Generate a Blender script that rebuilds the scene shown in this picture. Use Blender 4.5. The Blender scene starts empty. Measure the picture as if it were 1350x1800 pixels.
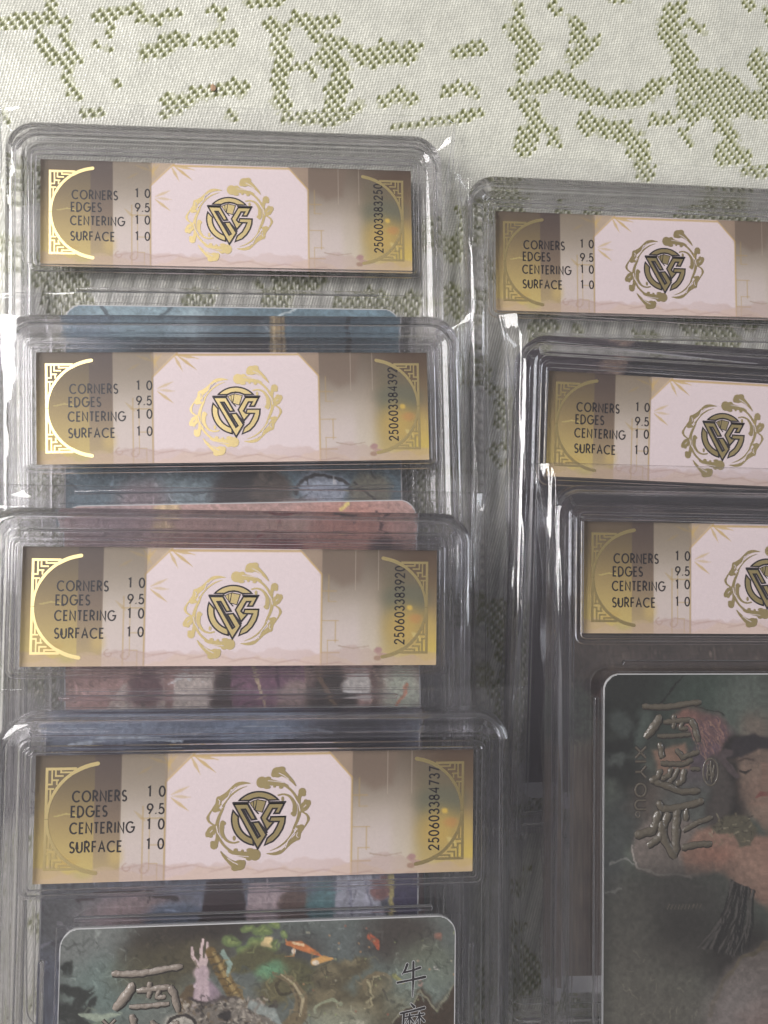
# Graded trading cards in clear slabs, fanned in two stacks on a white jacquard tablecloth.
import bpy, bmesh, math, random
import numpy as np

S = 0.001                       # everything is laid out in millimetres and scaled to metres
scene = bpy.context.scene
COL = scene.collection
R = math.radians

# ------------------------------------------------------------------ camera
cam_d = bpy.data.cameras.new('camera')
cam = bpy.data.objects.new('camera', cam_d)
COL.objects.link(cam)
cam.location = (0.0, 0.0, 145.73 * S)
cam.rotation_euler = (0.0362918, -0.0942582, 0.0)
cam_d.sensor_fit = 'VERTICAL'
cam_d.sensor_height = 36.0
cam_d.lens = 1300.97 / 1800.0 * 36.0
cam_d.clip_start = 0.005
cam_d.clip_end = 50.0
scene.camera = cam

# ------------------------------------------------------------------ light
world = bpy.data.worlds.new('World')
scene.world = world
world.use_nodes = True
bg = world.node_tree.nodes['Background']
bg.inputs[0].default_value = (0.97, 0.96, 0.98, 1)
bg.inputs[1].default_value = 0.15

def area(name, loc, target, w, h, power, col):
    d = bpy.data.lights.new(name, 'AREA')
    d.shape = 'RECTANGLE'; d.size = w; d.size_y = h; d.energy = power; d.color = col
    o = bpy.data.objects.new(name, d); COL.objects.link(o)
    o.location = loc
    from mathutils import Vector
    o.rotation_euler = (Vector(target) - Vector(loc)).to_track_quat('-Z', 'Y').to_euler()
    return o
area('window_light', (-0.53, 0.17, 0.55), (0.0, 0.02, 0), 0.40, 0.42, 11.6, (1.0, 0.98, 0.96))
area('second_window_light', (0.94, 0.10, 0.24), (0.0, 0.02, 0), 0.42, 0.36, 5.5, (0.90, 0.94, 1.0))

scene.view_settings.view_transform = 'Standard'
scene.view_settings.look = 'None'
scene.view_settings.exposure = 0.0
scene.view_settings.gamma = 1.0
c = scene.cycles
c.max_bounces = 40; c.transparent_max_bounces = 96; c.transmission_bounces = 24
c.glossy_bounces = 8; c.diffuse_bounces = 4
c.caustics_reflective = False; c.caustics_refractive = True; c.blur_glossy = 0.8
c.sample_clamp_indirect = 4.0
c.use_denoising = True

# ------------------------------------------------------------------ numpy helpers
def lin(c):
    c = np.asarray(c, float) / 255.0
    return np.where(c <= 0.04045, c / 12.92, ((c + 0.055) / 1.055) ** 2.4)

def sm(a, b, x):
    t = np.clip((x - a) / (b - a), 0, 1)
    return t * t * (3 - 2 * t)

def _hash(i, j, seed):
    n = (i.astype(np.int64) * 374761393 + j.astype(np.int64) * 668265263 + seed * 1442695041) & 0x7fffffff
    n = ((n ^ (n >> 13)) * 1274126177) & 0x7fffffff
    n = (n ^ (n >> 16)) & 0xffff
    return n / 65535.0

def vnoise(x, y, seed=0):
    xi = np.floor(x); yi = np.floor(y)
    fx = x - xi; fy = y - yi
    fx = fx * fx * (3 - 2 * fx); fy = fy * fy * (3 - 2 * fy)
    a = _hash(xi, yi, seed); b = _hash(xi + 1, yi, seed)
    c_ = _hash(xi, yi + 1, seed); d = _hash(xi + 1, yi + 1, seed)
    return (a * (1 - fx) + b * fx) * (1 - fy) + (c_ * (1 - fx) + d * fx) * fy

def fbm(x, y, seed=0, o=4):
    s = 0; a = 0.5; t = 0
    for k in range(o):
        s = s + a * vnoise(x * 2 ** k, y * 2 ** k, seed + k * 17); t += a; a *= 0.55
    return s / t

class Paint:
    """A painter for flat print: colours are mixed on an array of points given in millimetres."""
    def __init__(self, X, Y, base, seed=0, warp=0.5):
        self.X = X; self.Y = Y; self.seed = seed
        self.C = np.zeros(X.shape + (3,)) + np.array(base, float)
        self.wx = (fbm(X * 0.5, Y * 0.5, seed + 5) - 0.5) * 2 * warp
        self.wy = (fbm(X * 0.5, Y * 0.5, seed + 9) - 0.5) * 2 * warp
    def mix(self, m, col):
        m = np.clip(m, 0, 1)[..., None]
        self.C = self.C * (1 - m) + np.asarray(col, float) * m
    def blob(self, x, y, rx, ry, col, rot=0, soft=0.25, a=1.0, w=1.0):
        dx = self.X + self.wx * w - x; dy = self.Y + self.wy * w - y
        cr, sr = math.cos(R(rot)), math.sin(R(rot))
        d = np.hypot((dx * cr + dy * sr) / rx, (-dx * sr + dy * cr) / ry)
        self.mix((1 - sm(1 - soft, 1 + soft, d)) * a, col)
    def stroke(self, pts, wid, col, soft=0.3, a=1.0, w=0.6, col2=None):
        X = self.X + self.wx * w; Y = self.Y + self.wy * w
        best = np.full(X.shape, 1e9); tt = np.zeros(X.shape)
        n = len(pts) - 1
        wl = wid if isinstance(wid, (list, tuple)) else [wid] * len(pts)
        for k in range(n):
            (x0, y0), (x1, y1) = pts[k], pts[k + 1]
            L = (x1 - x0) ** 2 + (y1 - y0) ** 2 + 1e-9
            t = np.clip(((X - x0) * (x1 - x0) + (Y - y0) * (y1 - y0)) / L, 0, 1)
            ww = (wl[k] * (1 - t) + wl[k + 1] * t) / 2 + 1e-6
            d = np.hypot(X - x0 - t * (x1 - x0), Y - y0 - t * (y1 - y0)) / ww
            s = d < best
            best = np.where(s, d, best); tt = np.where(s, (k + t) / n, tt)
        m = (1 - sm(1 - soft, 1 + soft, best)) * a
        if col2 is not None:
            cc = np.asarray(col, float) * (1 - tt[..., None]) + np.asarray(col2, float) * tt[..., None]
            m = np.clip(m, 0, 1)[..., None]
            self.C = self.C * (1 - m) + cc * m
        else:
            self.mix(m, col)
    def poly(self, pts, col, soft=0.15, a=1.0, w=0.3):
        X = self.X + self.wx * w; Y = self.Y + self.wy * w
        ins = np.zeros(X.shape, bool); dist = np.full(X.shape, 1e9)
        n = len(pts)
        for k in range(n):
            (x0, y0), (x1, y1) = pts[k], pts[(k + 1) % n]
            if y0 != y1:
                cr = ((y0 > Y) != (y1 > Y)) & (X < (x1 - x0) * (Y - y0) / (y1 - y0) + x0)
                ins ^= cr
            L = (x1 - x0) ** 2 + (y1 - y0) ** 2 + 1e-9
            t = np.clip(((X - x0) * (x1 - x0) + (Y - y0) * (y1 - y0)) / L, 0, 1)
            dist = np.minimum(dist, np.hypot(X - x0 - t * (x1 - x0), Y - y0 - t * (y1 - y0)))
        sd = np.where(ins, dist, -dist)
        self.mix(sm(-soft, soft, sd) * a, col)
    def grain(self, amp, scale=2.0, seed=0, stretch=1.0):
        g = fbm(self.X * scale, self.Y * scale * stretch, self.seed + seed + 31, 4) - 0.5
        self.C = self.C * (1 + (g * 2 * amp))[..., None]
    def out(self):
        return lin(np.clip(self.C, 0, 255))

# ------------------------------------------------------------------ mesh helpers
class MB:
    """Collects faces in millimetres; build() links them as one mesh object."""
    def __init__(self):
        self.v = []; self.f = []; self.m = []
    def add(self, vs, fs, mi=0):
        o = len(self.v); self.v += [tuple(p) for p in vs]
        self.f += [tuple(i + o for i in f) for f in fs]; self.m += [mi] * len(fs)
    def loops(self, rings, mi=0, closed_section=False, cap0=None, cap1=None, mis=None):
        n = len(rings[0]); o = len(self.v)
        for r in rings: self.v += [tuple(p) for p in r]
        K = len(rings) if closed_section else len(rings) - 1
        for k in range(K):
            a = o + k * n; b = o + ((k + 1) % len(rings)) * n
            for i in range(n):
                j = (i + 1) % n
                self.f.append((a + i, a + j, b + j, b + i)); self.m.append(mis[k] if mis else mi)
        if cap0 is not None:
            self.f.append(tuple(o + i for i in range(n))[::-1]); self.m.append(cap0)
        if cap1 is not None:
            self.f.append(tuple(o + (len(rings) - 1) * n + i for i in range(n))); self.m.append(cap1)
    def tube(self, pts, rad, n=6, mi=0, closed=False, flat=1.0):
        """round bar along a polyline; flat squashes it in z"""
        P = [np.array(p, float) for p in pts]; N = len(P)
        rl = rad if isinstance(rad, (list, tuple)) else [rad] * N
        rings = []
        for k in range(N):
            if closed: t = P[(k + 1) % N] - P[k - 1]
            else: t = P[min(k + 1, N - 1)] - P[max(k - 1, 0)]
            t = t / (np.linalg.norm(t) + 1e-12)
            up = np.array([0, 0, 1.0])
            if abs(t[2]) > 0.9: up = np.array([0, 1.0, 0])
            s = np.cross(up, t); s /= np.linalg.norm(s); u = np.cross(t, s)
            rings.append([P[k] + rl[k] * (math.cos(a) * s + flat * math.sin(a) * u) for a in [2 * math.pi * i / n for i in range(n)]])
        if closed: self.loops(rings, mi, closed_section=True)
        else: self.loops(rings, mi, cap0=mi, cap1=mi)
    def capsule(self, x0, y0, x1, y1, w, z0, z1, mi=0):
        """raised rounded rib"""
        d = np.array([x1 - x0, y1 - y0]); L = np.linalg.norm(d); d /= L; nrm = np.array([-d[1], d[0]])
        rings = []
        for z, s in ((z0, 1), ((z0 + z1) / 2, .95), (z1 - .1 * (z1 - z0), .7), (z1, .35)):
            r = []
            for (cx, cy, sg) in ((x1, y1, 1), (x0, y0, -1)):
                for i in range(9):
                    a = -math.pi / 2 + math.pi * i / 8
                    p = np.array([cx, cy]) + sg * (math.cos(a) * d + math.sin(a) * nrm) * w / 2 * s
                    r.append((p[0], p[1], z))
            rings.append(r)
        self.loops(rings, mi, cap0=mi, cap1=mi)
    def ribbon(self, pts, w, z, mi=0, th=0.03, cap=True):
        """flat printed stroke (polyline with width, mitred) of small thickness"""
        P = [np.array(p, float) for p in pts]; N = len(P)
        wl = w if isinstance(w, (list, tuple)) else [w] * N
        L = []; Rr = []
        for k in range(N):
            t0 = P[k] - P[k - 1] if k else P[1] - P[0]
            t1 = P[k + 1] - P[k] if k < N - 1 else P[-1] - P[-2]
            t0 = t0 / (np.linalg.norm(t0) + 1e-9); t1 = t1 / (np.linalg.norm(t1) + 1e-9)
            n0 = np.array([-t0[1], t0[0]]); n1 = np.array([-t1[1], t1[0]])
            m = n0 + n1; q = np.linalg.norm(m)
            m = m / q if q > 0.3 else n1
            sc = min(1.0 / max(np.dot(m, n1), 0.45), 2.0)
            L.append(P[k] + m * wl[k] / 2 * sc); Rr.append(P[k] - m * wl[k] / 2 * sc)
        o = len(self.v)
        for k in range(N):
            self.v += [(L[k][0], L[k][1], z), (Rr[k][0], Rr[k][1], z), (L[k][0], L[k][1], z - th), (Rr[k][0], Rr[k][1], z - th)]
        for k in range(N - 1):
            a = o + 4 * k; b = a + 4
            self.f += [(a, a + 1, b + 1, b), (a, b, b + 2, a + 2), (a + 1, a + 3, b + 3, b + 1)]
            self.m += [mi] * 3
        if cap:
            for k in (0, N - 1):
                if wl[k] > 0.12:
                    self.disc(P[k][0], P[k][1], wl[k] / 2, z + 0.0015, mi)
    def disc(self, x, y, r, z, mi=0, n=12, ry=None):
        ry = ry or r
        o = len(self.v)
        for i in range(n):
            a = 2 * math.pi * i / n
            self.v.append((x + r * math.cos(a), y + ry * math.sin(a), z))
        self.f.append(tuple(range(o, o + n))); self.m.append(mi)
    def ngon(self, pts, z, mi=0, th=0.03):
        """extruded flat polygon (concave allowed)"""
        A = sum(pts[i][0] * pts[(i + 1) % len(pts)][1] - pts[(i + 1) % len(pts)][0] * pts[i][1] for i in range(len(pts)))
        if A < 0: pts = pts[::-1]
        o = len(self.v); n = len(pts)
        self.v += [(p[0], p[1], z) for p in pts] + [(p[0], p[1], z - th) for p in pts]
        self.f.append(tuple(range(o, o + n))); self.m.append(mi)
        for i in range(n):
            j = (i + 1) % n
            self.f.append((o + i, o + n + i, o + n + j, o + j)); self.m.append(mi)
    def mesh(self, name, mats, smooth=None, tri=True):
        me = bpy.data.meshes.new(name)
        # local slab coordinates: x right, y DOWN from the label's top-left corner -> object space
        me.from_pydata([((x - CX) * S, (CY - y) * S, z * S) for x, y, z in self.v], [], self.f)
        for m in mats: me.materials.append(m)
        me.polygons.foreach_set('material_index', self.m)
        bm = bmesh.new(); bm.from_mesh(me)
        bmesh.ops.recalc_face_normals(bm, faces=bm.faces) if smooth != 'keep' else None
        if tri: bmesh.ops.triangulate(bm, faces=[f for f in bm.faces if len(f.verts) > 4])
        bm.to_mesh(me); bm.free()
        if smooth and smooth != 'keep':
            me.polygons.foreach_set('use_smooth', [True] * len(me.polygons))
            me.set_sharp_from_angle(angle=R(smooth))
        me.update()
        return me

CX, CY = 35.0, 57.5             # the slab's base centre, measured from the label's top-left corner

def rrect(x0, y0, x1, y1, r, n=9):
    pts = []
    for (cx, cy, a0) in ((x1 - r, y0 + r, -90), (x1 - r, y1 - r, 0), (x0 + r, y1 - r, 90), (x0 + r, y0 + r, 180)):
        for i in range(n + 1):
            a = R(a0 + 90.0 * i / n)
            pts.append((cx + r * math.cos(a), cy + r * math.sin(a)))
    return pts

def grid_mesh(name, xs, ys, z, col, mats, keep=None):
    """fine grid carrying flat print as a colour attribute"""
    X, Y = np.meshgrid(xs, ys)
    ny, nx = X.shape
    Z = np.zeros_like(X) + z
    V = np.stack([(X - CX) * S, (CY - Y) * S, Z * S], -1).reshape(-1, 3)
    idx = np.arange(nx * ny).reshape(ny, nx)
    F = np.stack([idx[:-1, :-1], idx[1:, :-1], idx[1:, 1:], idx[:-1, 1:]], -1).reshape(-1, 4)
    if keep is not None:
        k = keep(X, Y)
        kk = (k[:-1, :-1] & k[1:, :-1] & k[1:, 1:] & k[:-1, 1:]).reshape(-1)
        F = F[kk]
    return np_mesh(name, V, F, col.reshape(-1, 3), mats)

def np_mesh(name, V, F, C, mats, smooth=False):
    me = bpy.data.meshes.new(name)
    me.vertices.add(len(V)); me.vertices.foreach_set('co', V.astype(np.float32).ravel())
    me.loops.add(F.size); me.loops.foreach_set('vertex_index', F.astype(np.int32).ravel())
    me.polygons.add(len(F))
    me.polygons.foreach_set('loop_start', np.arange(0, F.size, 4, dtype=np.int32))
    me.update(calc_edges=True)
    if C is not None:
        at = me.color_attributes.new('print', 'FLOAT_COLOR', 'POINT')
        at.data.foreach_set('color', np.concatenate([C, np.ones((len(C), 1))], 1).astype(np.float32).ravel())
    for m in mats: me.materials.append(m)
    if smooth: me.polygons.foreach_set('use_smooth', [True] * len(me.polygons))
    me.validate()
    return me

# ------------------------------------------------------------------ materials
def mat(name):
    m = bpy.data.materials.new(name); m.use_nodes = True
    nt = m.node_tree; nt.nodes.clear()
    out = nt.nodes.new('ShaderNodeOutputMaterial')
    return m, nt, out

def principled(name, col, rough=0.5, metal=0.0, coat=0.0, bump=None, vcol=False, spec=0.5, sheen=0.0):
    m, nt, out = mat(name)
    p = nt.nodes.new('ShaderNodeBsdfPrincipled')
    p.inputs['Base Color'].default_value = (*col, 1)
    p.inputs['Roughness'].default_value = rough; p.inputs['Metallic'].default_value = metal
    p.inputs['Coat Weight'].default_value = coat; p.inputs['Specular IOR Level'].default_value = spec
    p.inputs['Sheen Weight'].default_value = sheen
    if vcol:
        a = nt.nodes.new('ShaderNodeAttribute'); a.attribute_name = 'print'
        nt.links.new(a.outputs['Color'], p.inputs['Base Color'])
    if bump:
        sc, st, dist = bump
        tc = nt.nodes.new('ShaderNodeTexCoord')
        n = nt.nodes.new('ShaderNodeTexNoise'); n.inputs['Scale'].default_value = sc; n.inputs['Detail'].default_value = 4
        b = nt.nodes.new('ShaderNodeBump'); b.inputs['Strength'].default_value = st; b.inputs['Distance'].default_value = dist
        nt.links.new(tc.outputs['Object'], n.inputs['Vector'])
        nt.links.new(n.outputs['Fac'], b.inputs['Height']); nt.links.new(b.outputs['Normal'], p.inputs['Normal'])
    nt.links.new(p.outputs[0], out.inputs[0])
    return m

def clear_sheet(name, tint, rough, haze, bump_scale, bump_dist, ior=1.48):
    """thin clear plastic whose two faces are parallel: it reflects at its face and lets light straight through"""
    m, nt, out = mat(name)
    tr = nt.nodes.new('ShaderNodeBsdfTransparent'); tr.inputs[0].default_value = (*tint, 1)
    gl = nt.nodes.new('ShaderNodeBsdfGlossy'); gl.inputs['Roughness'].default_value = rough
    gl.inputs['Color'].default_value = (1, 1, 1, 1)
    df = nt.nodes.new('ShaderNodeBsdfDiffuse'); df.inputs[0].default_value = (0.8, 0.8, 0.82, 1)
    ge = nt.nodes.new('ShaderNodeNewGeometry')          # Schlick reflectance, the same from either side of the sheet
    dt = nt.nodes.new('ShaderNodeVectorMath'); dt.operation = 'DOT_PRODUCT'
    nt.links.new(ge.outputs['Incoming'], dt.inputs[0]); nt.links.new(ge.outputs['Normal'], dt.inputs[1])
    def mth(op, a, b):
        q = nt.nodes.new('ShaderNodeMath'); q.operation = op
        for k, v_ in enumerate((a, b)):
            if isinstance(v_, (int, float)): q.inputs[k].default_value = v_
            elif v_ is not None: nt.links.new(v_, q.inputs[k])
        return q.outputs[0]
    f0 = ((ior - 1) / (ior + 1)) ** 2
    k5 = mth('POWER', mth('SUBTRACT', 1.0, mth('ABSOLUTE', dt.outputs['Value'], None)), 5.0)
    fres = mth('ADD', mth('MULTIPLY', k5, 1 - f0), f0)
    m1 = nt.nodes.new('ShaderNodeMixShader'); m1.inputs[0].default_value = haze
    m2 = nt.nodes.new('ShaderNodeMixShader')
    tc = nt.nodes.new('ShaderNodeTexCoord')
    n = nt.nodes.new('ShaderNodeTexNoise'); n.inputs['Scale'].default_value = bump_scale; n.inputs['Detail'].default_value = 3
    b = nt.nodes.new('ShaderNodeBump'); b.inputs['Strength'].default_value = 1.0; b.inputs['Distance'].default_value = bump_dist
    nt.links.new(tc.outputs['Object'], n.inputs['Vector']); nt.links.new(n.outputs['Fac'], b.inputs['Height'])
    nt.links.new(b.outputs['Normal'], gl.inputs['Normal'])
    nt.links.new(tr.outputs[0], m1.inputs[1]); nt.links.new(df.outputs[0], m1.inputs[2])
    nt.links.new(fres, m2.inputs[0]); nt.links.new(m1.outputs[0], m2.inputs[1]); nt.links.new(gl.outputs[0], m2.inputs[2])
    nt.links.new(m2.outputs[0], out.inputs[0])
    return m

def clear_solid(name, tint, through=0.2):
    """moulded acrylic rim: bends light, part of it passing straight"""
    m, nt, out = mat(name)
    g = nt.nodes.new('ShaderNodeBsdfGlass'); g.inputs['IOR'].default_value = 1.49
    g.inputs['Roughness'].default_value = 0.0; g.inputs['Color'].default_value = (*tint, 1)
    tr = nt.nodes.new('ShaderNodeBsdfTransparent'); tr.inputs[0].default_value = (*tint, 1)
    mx = nt.nodes.new('ShaderNodeMixShader'); mx.inputs[0].default_value = through
    nt.links.new(g.outputs[0], mx.inputs[1]); nt.links.new(tr.outputs[0], mx.inputs[2])
    nt.links.new(mx.outputs[0], out.inputs[0])
    return m

M = {}
M['plate'] = clear_sheet('clear_plate', (0.992, 0.991, 0.993), 0.02, 0.0, 30, 2e-5)
M['rim'] = clear_solid('moulded_acrylic', (0.99, 0.985, 0.995))
M['inner_film'] = clear_sheet('inner_sleeve_film', (0.992, 0.991, 0.993), 0.08, 0.0, 60, 4e-5)
M['film'] = clear_sheet('sleeve_film', (0.99, 0.988, 0.993), 0.05, 0.006, 90, 1.0e-4)
M['seam'] = clear_solid('heat_sealed_seam', (0.97, 0.97, 0.98), 0.3)
M['paper'] = principled('printed_label_paper', (0.7, 0.65, 0.65), 0.55, vcol=True, bump=(9000, 0.15, 2e-5))
M['gold'] = principled('gold_foil', (0.84, 0.68, 0.34), 0.40, metal=1.0, bump=(2500, 0.25, 2e-5))
M['ink'] = principled('black_ink', (0.018, 0.014, 0.016), 0.45)
M['card'] = principled('printed_card', (0.2, 0.2, 0.2), 0.42, coat=0.25, vcol=True, bump=(5000, 0.1, 2e-5))
M['pink'] = principled('label_pink_print', (0.66, 0.56, 0.55), 0.55)
M['core'] = principled('card_core', (0.5, 0.5, 0.5), 0.6)
M['relief'] = principled('embossed_title', (0.24, 0.20, 0.165), 0.42, coat=0.3, bump=(1800, 0.8, 2.5e-4))
M['relief_dark'] = principled('embossed_title_dark', (0.095, 0.08, 0.06), 0.40, coat=0.3, bump=(1800, 0.8, 2.5e-4))
M['outline'] = principled('title_outline', (0.03, 0.024, 0.02), 0.5)
M['cloth'] = principled('jacquard_cloth', (0.7, 0.7, 0.65), 0.4, vcol=True, spec=0.7, sheen=0.1)
M['fleck'] = principled('brown_fleck', (0.30, 0.19, 0.12), 0.8)

# ------------------------------------------------------------------ stroke lettering
def arc(cx, cy, rx, ry, a0, a1, n=14):
    return [(cx + rx * math.cos(R(a0 + (a1 - a0) * i / n)), cy + ry * math.sin(R(a0 + (a1 - a0) * i / n))) for i in range(n + 1)]
GL = {  # width, strokes; y runs down from 0 (cap line) to 1 (base line)
 'C': (.86, [arc(.5, .5, .5, .5, -46, -314, 20)]),
 'O': (1.0, [arc(.5, .5, .5, .5, 0, 360, 24)]),
 'R': (.56, [[(0, 1), (0, 0), (.24, 0)] + arc(.24, .26, .26, .26, -90, 90, 10) + [(0, .52)], [(.2, .52), (.56, 1)]]),
 'N': (.68, [[(0, 1), (0, 0), (.68, 1), (.68, 0)]]),
 'E': (.46, [[(.46, 0), (0, 0), (0, 1), (.46, 1)], [(0, .48), (.42, .48)]]),
 'S': (.5, [arc(.25, .26, .23, .26, -35, -270, 12) + arc(.25, .76, .25, .24, -90, 150, 12)]),
 'D': (.72, [[(0, 0), (0, 1), (.24, 1)] + arc(.24, .5, .48, .5, 90, -90, 14) + [(0, 0)]]),
 'G': (.96, [arc(.5, .5, .5, .5, -46, -360, 22) + [(.58, .5)]]),
 'T': (.5, [[(0, 0), (.5, 0)], [(.25, 0), (.25, 1)]]),
 'I': (.08, [[(.04, 0), (.04, 1)]]),
 'U': (.6, [[(0, 0), (0, .68)] + arc(.3, .68, .3, .32, 180, 0, 12) + [(.6, 0)]]),
 'F': (.42, [[(.42, 0), (0, 0), (0, 1)], [(0, .48), (.4, .48)]]),
 'A': (.72, [[(0, 1), (.36, 0), (.72, 1)], [(.13, .66), (.59, .66)]]),
 'X': (.7, [[(0, 0), (.7, 1)], [(.7, 0), (0, 1)]]),
 'Y': (.66, [[(0, 0), (.33, .48), (.66, 0)], [(.33, .48), (.33, 1)]]),
 '0': (.56, [arc(.28, .5, .28, .5, 0, 360, 20)]),
 '1': (.22, [[(0, .12), (.2, 0), (.2, 1)]]),
 '2': (.54, [arc(.27, .27, .26, .27, 180, 385, 12) + [(0, 1), (.54, 1)]]),
 '3': (.5, [arc(.23, .25, .22, .25, 195, 450, 12)[:-1] + arc(.23, .74, .27, .26, -90, 165, 12)]),
 '4': (.58, [[(.44, 1), (.44, 0), (0, .7), (.58, .7)]]),
 '5': (.5, [[(.46, 0), (.12, 0), (.06, .44)] + arc(.23, .68, .27, .32, -120, 150, 14)]),
 '6': (.54, [[(.38, 0), (.07, .52)] + arc(.27, .7, .27, .3, 205, 565, 20)]),
 '7': (.5, [[(0, 0), (.5, 0), (.14, 1)]]),
 '8': (.54, [arc(.27, .25, .22, .25, 90, 450, 16), arc(.27, .75, .27, .25, -90, 270, 16)]),
 '9': (.54, [arc(.27, .3, .27, .3, 25, -335, 20) + [(.16, 1)]]),
 '.': (.1, [[(.03, .92), (.09, 1.0)]]),
}
def lettering(mb, s, x0, y0, x1, cap, w, z, mi=0, rot=0, adv=None):
    """place s from (x0,y0 = cap line) to x1; rot 90 runs the line upwards, -90 downwards"""
    ws = [GL[ch][0] * cap if ch != ' ' else .4 * cap for ch in s]
    gap = ((x1 - x0) - sum(ws)) / max(len(s) - 1, 1)
    kx = 1.0
    if gap < .27 * cap:                                             # narrow the letters rather than let them touch
        gap = .27 * cap; kx = ((x1 - x0) - gap * (len(s) - 1)) / sum(ws); ws = [w_ * kx for w_ in ws]
    x = 0.0
    for ch, wd in zip(s, ws):
        if ch != ' ':
            for st in GL[ch][1]:
                pts = []
                for (a, b) in st:
                    u, v = x + a * cap * kx, b * cap
                    if rot == 90: pts.append((y0 + v, x1 - u))        # x0..x1 are then the vertical range
                    elif rot == -90: pts.append((y0 - v, x0 + u))
                    else: pts.append((x0 + u, y0 + v))
                mb.ribbon(pts, w, z, mi, cap=False)
        x += wd + gap

# ------------------------------------------------------------------ label print
LW, LH = 70.0, 20.0
KP = .045
def fx(x): return LW * (x / LW) / (1 + KP - KP * x / LW)          # positions read off the foreshortened photograph -> true millimetres
def fx_inv(x): return LW * (x / LW) * (1 + KP) / (1 + KP * x / LW)
def label_art(X, Y):
    v = Y / LH; X = fx_inv(X)
    P = Paint(X, Y, (216, 200, 200), seed=3, warp=0.25)
    pink = np.array([217, 201, 202.])
    # left pillar zones
    def vg(top, mid, bot):
        t = np.clip(v, 0, 1)[..., None]
        a = np.array(top, float); b = np.array(mid, float); c_ = np.array(bot, float)
        return np.where(t < .5, a + (b - a) * (t / .5), b + (c_ - b) * ((t - .5) / .5))
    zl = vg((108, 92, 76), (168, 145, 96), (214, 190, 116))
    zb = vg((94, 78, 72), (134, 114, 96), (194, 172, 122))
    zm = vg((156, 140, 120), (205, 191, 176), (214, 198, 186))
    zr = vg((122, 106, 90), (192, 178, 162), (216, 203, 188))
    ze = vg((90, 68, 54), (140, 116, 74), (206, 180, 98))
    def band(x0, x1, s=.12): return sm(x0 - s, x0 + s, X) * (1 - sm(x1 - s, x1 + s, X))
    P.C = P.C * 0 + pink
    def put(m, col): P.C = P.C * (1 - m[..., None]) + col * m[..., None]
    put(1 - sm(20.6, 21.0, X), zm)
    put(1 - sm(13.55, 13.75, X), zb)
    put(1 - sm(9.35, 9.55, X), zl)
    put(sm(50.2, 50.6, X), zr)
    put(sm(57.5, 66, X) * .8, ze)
    # fade of the middle zones towards pink
    put(band(14.2, 20.8, .8) * sm(.25, .8, v) * .45, pink + 0 * zm)
    put(band(50.6, 57, 1.0) * sm(.3, .75, v) * .55, pink + 0 * zm)
    # cut corners of the octagonal window
    P.poly([(20.6, 0), (25.0, 0), (20.6, 4.5)], (176, 156, 134), soft=.15, w=0)
    P.poly([(46.8, 0), (50.6, 0), (50.6, 4.4)], (150, 130, 112), soft=.15, w=0)
    P.poly([(50.4, 0), (58, 0), (57, 5.5), (54, 6.4), (50.6, 4.3)], (140, 118, 102), soft=.9, a=.7, w=0)
    # golden hairlines of the window
    au = (188, 156, 98)
    for pts, w in (([(25.2, .1), (20.75, 4.5), (20.75, 20)], .28), ([(25, .45), (46.7, .35)], .4), ([(46.8, .2), (50.5, 4.3), (50.5, 20)], .28)):
        P.stroke(pts, w, au, soft=.4, a=.75, w=0)
    for pts in ([(18.3, 8.5), (18.3, 18.2)], [(16.9, 10.2), (20.7, 10.2)], [(17.2, 8.3), (17.2, 20)], [(18.3, 14.4), (20.7, 14.4)], [(18.3, 17.3), (19.6, 17.3), (19.6, 20)],
                [(51.7, 4.4), (51.7, 9)], [(50.5, 7.2), (53, 7.2)], [(51.7, 9), (53, 9)], [(50.5, 12.3), (53.4, 12.3)], [(52.9, 12.3), (52.9, 16)], [(51.6, 15.7), (53.4, 15.7)], [(51.6, 15.7), (51.6, 20)], [(50.5, 17.8), (53.6, 17.8)]):
        P.stroke(pts, .22, (190, 162, 112), soft=.5, a=.6, w=0)
    for x in (56.2, 60.1): P.stroke([(x, 0), (x, 7)], .12, (205, 188, 170), soft=.5, a=.6, w=0)
    # bamboo leaves
    for (x, y, l, a_, k) in ((25, .3, 4.6, 38, 1), (25, .4, 4.2, 10, .9), (24.6, .4, 3.4, 62, .8), (21.5, .3, 2.8, 100, .7), (20.3, .3, 3.0, 60, .55), (22.5, .2, 2.6, 130, .6),
                          (21.6, 7.0, 3.6, 38, .8), (21.6, 6.6, 3.2, -25, .6), (21.8, 6.8, 3.0, 5, .5), (15.8, 9.0, 2.6, 42, .5), (18, .6, 3.2, 20, .45), (18.5, 2.0, 2.6, 150, .4)):
        x1, y1 = x + l * math.cos(R(a_)), y + l * math.sin(R(a_))
        P.stroke([(x, y), ((x + x1) / 2, (y + y1) / 2), (x1, y1)], [.1, .55, .05], (190, 160, 100), soft=.35, a=k * .8, w=.3)
    P.stroke([(3.2, 9.6), (5.0, 9.2), (6.8, 9.6)], .18, (214, 196, 120), a=.8)
    # moon disc at the right with dusk colours
    d = np.hypot((X - 59.5) / 8.6, (Y - 10) / 8.6)
    moon = (1 - sm(.97, 1.02, d)) * sm(59.5, 62.5, X)
    put(moon * .8, vg((126, 112, 96), (128, 122, 92), (206, 178, 108)))
    P.blob(65.0, 8.2, 4.2, 2.0, (110, 112, 96), soft=.5, a=.55 )
    P.blob(64.6, 13.0, 3.0, 3.2, (206, 170, 88), soft=.7, a=.7)
    P.blob(66.5, 12.0, 1.2, .8, (198, 140, 84), soft=.5, a=.6)
    P.blob(65.5, 10, .45, .45, (228, 190, 90), soft=.5, a=.9); P.blob(66.6, 15, 1.0, .4, (216, 196, 128), rot=40, a=.7)
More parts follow.
